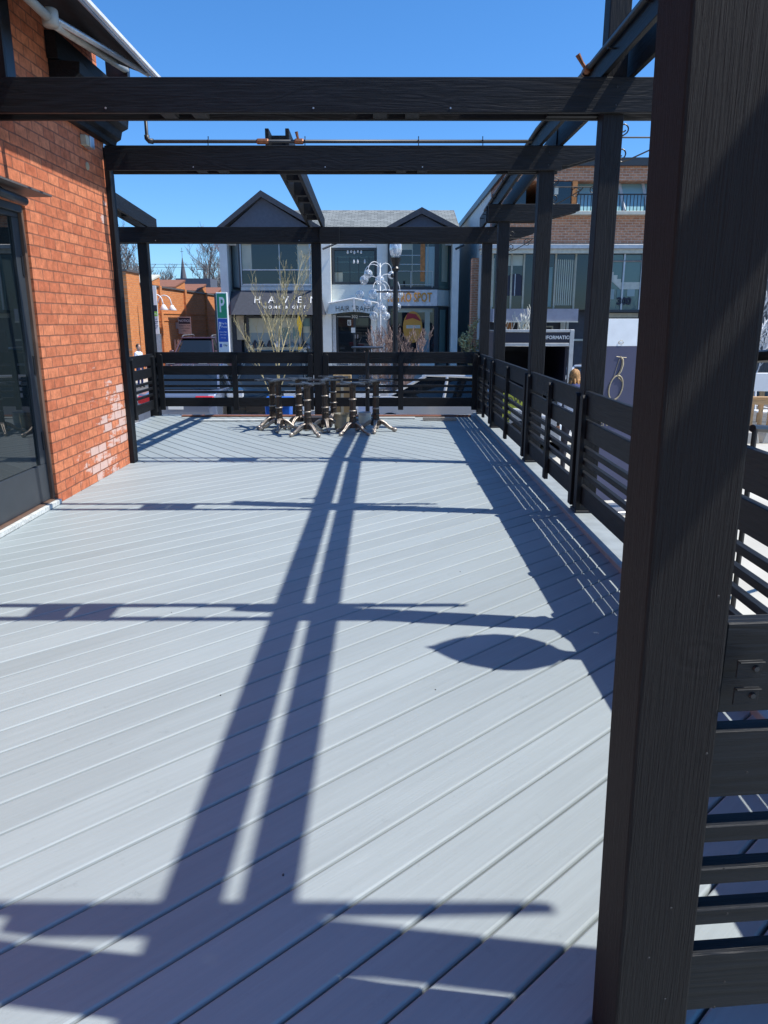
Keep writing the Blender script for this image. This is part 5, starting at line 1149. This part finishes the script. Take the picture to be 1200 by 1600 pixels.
# ================================================================ PEOPLE (small, seen past posts and railings)
def skin_body(name, verts, edges, radii, mat):
    me = bpy.data.meshes.new(name); me.from_pydata(verts, edges, []); o = bpy.data.objects.new(name, me); COL.objects.link(o)
    md = o.modifiers.new('skin', 'SKIN'); sv = me.skin_vertices[0].data if me.skin_vertices else None
    return o
def person(label, x, y, rz, shirt, hair, trousers, h=1.68, arm=(.10, -.05), longhair=False, bend=0.0):
    """standing figure facing local -Y"""
    k = h/1.75
    t = thing('person', label, 'person', (x, y, G+.012), None, R(rz))
    V = [(0,0,.95), (0,-.01,1.15), (0,0,1.38), (0,0,1.50), (0,-.02,1.60)]
    rad = [.145, .135, .15, .055, .055]
    E_ = [(0,1), (1,2), (2,3), (3,4)]
    for sx in (-1, 1):
        b = len(V); V += [(sx*.18, 0, 1.41), (sx*.235, .0, 1.14), (sx*(.235+arm[1]), -arm[0]-.05, .92), (sx*(.23+arm[1]), -arm[0]-.09, .82)]
        rad += [.062, .047, .036, .034]; E_ += [(2, b), (b, b+1), (b+1, b+2), (b+2, b+3)]
        b = len(V); V += [(sx*.10, 0, .90), (sx*.11, -.01, .50), (sx*.115, .02, .09), (sx*.12, -.12, .045)]
        rad += [.095, .065, .045, .038]; E_ += [(0, b), (b, b+1), (b+1, b+2), (b+2, b+3)]
    V = [(a*k, bb*k-bend*max(0, c-.95)*k, c*k) for a, bb, c in V]
    me = bpy.data.meshes.new('body'); me.from_pydata(V, E_, [])
    o = bpy.data.objects.new('body', me); COL.objects.link(o); o.parent = t
    o.modifiers.new('skin', 'SKIN')
    if not me.skin_vertices: 
        bmx = bmesh.new(); bmx.from_mesh(me); bmx.verts.layers.skin.verify(); bmx.to_mesh(me); bmx.free()
    for i, r in enumerate(rad): me.skin_vertices[0].data[i].radius = (r*k, r*k*.85)
    me.skin_vertices[0].data[0].use_root = True
    o.modifiers.new('sub', 'SUBSURF').levels = 1; o.modifiers['sub'].render_levels = 2
    # clothing by height, on the one body surface
    m, n, l, b = newmat('clothes_'+shirt+trousers)
    tc = n.new('ShaderNodeTexCoord'); sp = n.new('ShaderNodeSeparateXYZ'); l.new(tc.outputs['Object'], sp.inputs[0]); cr_ = n.new('ShaderNodeValToRGB'); cr_.color_ramp.interpolation = 'CONSTANT'
    mr = n.new('ShaderNodeMath'); mr.operation = 'DIVIDE'; mr.inputs[1].default_value = 2*k; l.new(sp.outputs[2], mr.inputs[0]); l.new(mr.outputs[0], cr_.inputs[0])
    cols = {'cloth_white': (.65,.70,.80), 'cloth_navy': (.02,.03,.12), 'cloth_dark': (.03,.03,.04)}
    e = cr_.color_ramp.elements; e[0].position = 0; e[0].color = (.03,.03,.03,1); e[1].position = .05; e[1].color = (*cols[trousers], 1)
    q = e.new(.47); q.color = (*cols[shirt], 1); q = e.new(.745); q.color = (.55,.33,.24,1)
    l.new(cr_.outputs[0], b.inputs['Base Color']); b.inputs['Roughness'].default_value = .8; me.materials.append(m)
    hy = -.03*k-bend*.72*k
    head = part('head', MB().lathe([(.03, -.12), (.055, -.10), (.075, -.03), (.078, .03), (.06, .09), (.02, .12)], (0, hy, 1.635*k), 14), 'skin', t, smooth=True)
    part('nose', MB().lathe([(.001, .02), (.012, -.01), (.001, -.02)], (0, hy-.08, 1.63*k), 6), 'skin', head)
    for sx in (-1, 1):
        part('ear', MB().ball((sx*.078, hy+.01, 1.63*k), .018, 8), 'skin', head); part('eye', MB().ball((sx*.03, hy-.068, 1.65*k), .009, 8), 'hair_dark', head)
        hx_, hy_, hz_ = sx*(.23+arm[1])*k, (-arm[0]-.10)*k, .80*k
        for f in range(5): part('finger', MB().tube([(hx_+(f-2)*.012, hy_, hz_+.02), (hx_+(f-2)*.014, hy_-.012, hz_-.04), (hx_+(f-2)*.013, hy_-.03, hz_-.075+abs(f-2)*.008)], .0075, 6), 'skin', t)
    part('mouth', MB().box(-.02, .02, hy-.074, hy-.066, 1.585*k, 1.592*k), 'red_stuff', head)
    hr_ = MB().lathe([(.05, -.06 if not longhair else -.15), (.078, -.02), (.086, .03), (.072, .09), (.035, .122), (.003, .13)], (0, hy+.018, 1.64*k), 18)
    hr_.v = [(a*(1+.10*math.sin(9*a*60+c*40)), bb*(1+.0*c), c+.006*math.sin(a*90)) for a, bb, c in hr_.v]
    if longhair:
        for q in range(9): hr_.tube([(.07*math.cos(q*.7), hy+.02+.06*math.sin(q*.7), 1.62*k), (.085*math.cos(q*.7), hy+.03+.07*math.sin(q*.7), 1.52*k), (.06*math.cos(q*.7+.2), hy+.03+.06*math.sin(q*.7), (1.43+.02*(q % 3))*k)], [.022, .020, .006], 6)
    part('hair', hr_, hair, t, smooth=True)
    return t
pr = person('fair haired person in white top and navy scarf, seen from behind beyond the right railing', 3.03, 11.9, 180, 'cloth_white', 'hair_blond', 'cloth_dark', 1.72, longhair=True)
part('scarf', MB().lathe([(.19, -.13), (.20, -.07), (.13, .0), (.085, .05), (.07, .06)], (0, 0, 1.46), 18), 'cloth_navy', pr, smooth=True)
person('person with dark hair and a white shirt beside the orange building, above the left railing', -9.2, 28.3, 70, 'cloth_white', 'hair_dark', 'cloth_navy', 1.6)

# ================================================================ TREES AND SHRUBS
def branchy(rng, base, h, r, spread, levels, n_sub, mb_trunk, mb_twig, up=.6, twig_r=.01, first=.25):
    def grow(p, d, L, rad, lev):
        segs = 4; pts = [p]; q = Vector(p); dd = Vector(d)
        for i in range(segs):
            dd = (dd+Vector((rng.uniform(-1, 1), rng.uniform(-1, 1), rng.uniform(-.4, .8)))*.13).normalized(); q = q+dd*(L/segs); pts.append(tuple(q))
        rs = [max(rad*(1-.16*i), twig_r*.6) for i in range(segs+1)]
        (mb_trunk if lev <= 1 else mb_twig).tube(pts, rs, 6 if lev == 0 else (4 if lev < 3 else 3), False)
        if lev >= levels: return
        m = n_sub if lev else n_sub+3
        for j in range(m):
            f = first+(1-first)*(j+rng.random())/m if lev == 0 else .25+.75*(j+rng.random())/m
            k = min(int(f*segs), segs-1); a = Vector(pts[k]).lerp(Vector(pts[k+1]), f*segs-k)
            ax = Vector((rng.uniform(-1, 1), rng.uniform(-1, 1), 0)).normalized()
            nd = (dd*(1-spread)+ax*spread+Vector((0,0,up*.5))).normalized()
            grow(tuple(a), nd, L*(.42+.3*rng.random())*(1.1-f*.35), rad*.45, lev+1)
    grow(base, (0, 0, 1), h*.72, r, 0)
rng = random.Random(11)
def tree(label, cat, x, y, h, r, bark, twig, spread=.5, levels=4, n_sub=5, up=.6, group=None, seed=1, buds=None, first=.25, name='bare_tree', twr=.01):
    rg = random.Random(seed); t = thing(name, label, cat, (x, y, G), group, absolute=True); a, b = MB(), MB()
    branchy(rg, (x, y, G), h, r, spread, levels, n_sub, a, b, up, twr, first)
    part('trunk', a, bark, t, smooth=True); part('crown', b, twig, t)
    if buds:
        c = MB(); vs = b.v
        for i in range(0, len(vs), buds[1]):
            v = Vector(vs[i]); s_ = buds[2]*rg.uniform(.6, 1.4)
            d1 = Vector((rg.uniform(-1, 1), rg.uniform(-1, 1), rg.uniform(-1, 1))).normalized()*s_; d2 = d1.orthogonal().normalized()*s_*.5
            c.add([v-d1, v+d2, v+d1, v-d2], [(0, 1, 2, 3)])
        part('buds', c, buds[0], t)
    return t
tree('slim young tree with yellowish budding twigs in front of the left shop sign', 'tree', hx(424, 17, 480), 17.0, 3.35, .04, 'twig_yellow', 'twig_yellow', .40, 4, 4, .8, seed=5, buds=('bud', 26, .012), first=.2, name='young_tree', twr=.0055)
for i, (px, hgt, sd) in enumerate(((592, 2.15, 3), (606, 2.35, 4), (620, 2.2, 8), (632, 2.2, 9))):
    tree(('bare reddish shrub with catkin twigs, leftmost of the four below the glass balls', 'bare reddish shrub standing below the street lamp globe', 'bare reddish shrub just right of the street lamp pole', 'bare reddish shrub rightmost of the four in front of the retro shop')[i],
         'shrub', hx(px, 17.2, 520), 17.3+.2*(i % 2), hgt, .018, 'twig_pink', 'twig_pink', .42, 4, 4, .8, 'bare reddish shrubs by the street', sd, first=.05, name='bare_shrub', twr=.007)
tree('small pale leafless tree in front of the reflected arched window, left of the booth', 'tree', hx(807, 22.5, 520), 22.5, 2.7, .05, 'twig_yellow', 'cream_paint', .45, 3, 5, .7, seed=15, first=.3, name='young_tree', twr=.012)
tree('bare whitish branched tree at the right edge past the thick post', 'tree', hx(1196, 21, 500), 21, 3.2, .05, 'white_paint', 'white_paint', .5, 3, 7, .6, seed=25, first=.3, name='young_tree', twr=.012)
tree('tiny yellow flowering bush at the foot of the brown pier right of the shop', 'shrub', hx(733, 27.5, 520), 27.6, 2.2, .03, 'bark', 'bark', .5, 3, 5, .6, seed=35, buds=('bud', 4, .05), first=.1, name='flowering_shrub')
i = 0
far = [(172, 62, 11.0), (205, 66, 9.6), (150, 70, 12), (262, 78, 8.2), (244, 84, 9), (318, 80, 7.6), (338, 74, 11.0), (352, 82, 10.5), (225, 76, 8.6)]
for (px, Y, hh) in far:
    i += 1
    tree('bare grey tree beyond the orange brick building'+(', tallest one at the left' if i == 1 else ''), 'tree', hx(px, Y, 430), Y, hh*.88, .2, 'bark_grey', 'bark_grey', .52, 4, 5, .6, 'bare trees on the horizon at the left', 40+i, first=.22, twr=.022)
# low far wood closing the horizon
rg = random.Random(99); fw = MB()
for k in range(2600):
    a = rg.uniform(-1.1, 1.1); d = rg.uniform(170, 260); x, y = d*math.sin(a), d*math.cos(a); hh = rg.uniform(5, 11); v0 = Vector((x, y, G))
    lx_, ly_ = rg.uniform(-2.5, 2.5), rg.uniform(-2.5, 2.5)
    fw.tube([v0, v0+Vector((lx_*.3, ly_*.3, hh*.5)), v0+Vector((lx_, ly_, hh))], [.35, .22, .03], 3, False)
    for q in range(5):
        u = rg.uniform(.3, .95); p0 = v0+Vector((lx_*u, ly_*u, hh*u)); fw.tube([p0, p0+Vector((rg.uniform(-2.4, 2.4), rg.uniform(-2, 2), rg.uniform(.5, 2.4)))], [.12, .02], 3, False)
o = fw.build('distant_wood', 'bark_grey'); tag(o, 'grey leafless wood along the horizon', 'trees', None, 'stuff')
# church steeple, utility pole, wires
SPY = 250.0
t = thing('church_steeple', 'thin dark church steeple rising above the orange brick building', 'steeple', (hx(286, SPY, 430), SPY, G), absolute=True)
sx_ = hx(286.5, SPY, 430)
part('spire', MB().lathe([(1.9, hz(470, SPY)), (1.35, hz(445, SPY)), (.12, hz(403, SPY))], (sx_, SPY, 0), 8), 'steeple', t)
part('tower', MB().box(sx_-2, sx_+2, SPY-2, SPY+2, G, hz(470, SPY)), 'steeple', t)
part('cross', MB().tube([(sx_, SPY, hz(403, SPY)), (sx_, SPY, hz(387, SPY))], .07, 4).tube([(sx_-.5, SPY, hz(393, SPY)), (sx_+.5, SPY, hz(393, SPY))], .06, 4), 'steeple', t)
UY = 90.0
t = thing('utility_pole', 'distant wooden utility pole between the steeple and the grey shop building', 'utility pole', (hx(320, UY, 430), UY, G), absolute=True)
ux = hx(320, UY, 430)
part('pole', MB().tube([(ux, UY, G), (ux, UY, hz(414, UY))], .16, 8), 'bark_grey', t)
part('cross_arm', MB().box(ux-.9, ux+.9, UY-.06, UY+.06, hz(420, UY)-.1, hz(420, UY)), 'bark_grey', t)
wr_ = MB()
for zo in (0, .35): wr_.tube([(ux-60, UY+5, hz(418, UY)+1.5+zo), (ux-30, UY+2, hz(418, UY)+.2+zo), (ux, UY, hz(418, UY)+zo), (ux+20, UY, hz(418, UY)-.2+zo), (ux+50, UY, hz(418, UY)+.6+zo)], .02, 3)
part('wire', wr_, 'black_metal', t)
t = thing('rooftop_unit', 'small dark rooftop hut beside the grey shop building, above the orange wall', 'roof hut', (-11.5, 50, 3), absolute=True)
part('hut', MB().box(-13.2, -11.0, 49, 51, 3.08, 4.15), 'gable_grey', t)
part('white_front', frect(MB(), 332, 344, 446, 457, 48.9, 48.99, .12) if False else MB().box(-12.9, -11.3, 48.9, 48.99, 3.08, 3.55), 'white_paint', t)
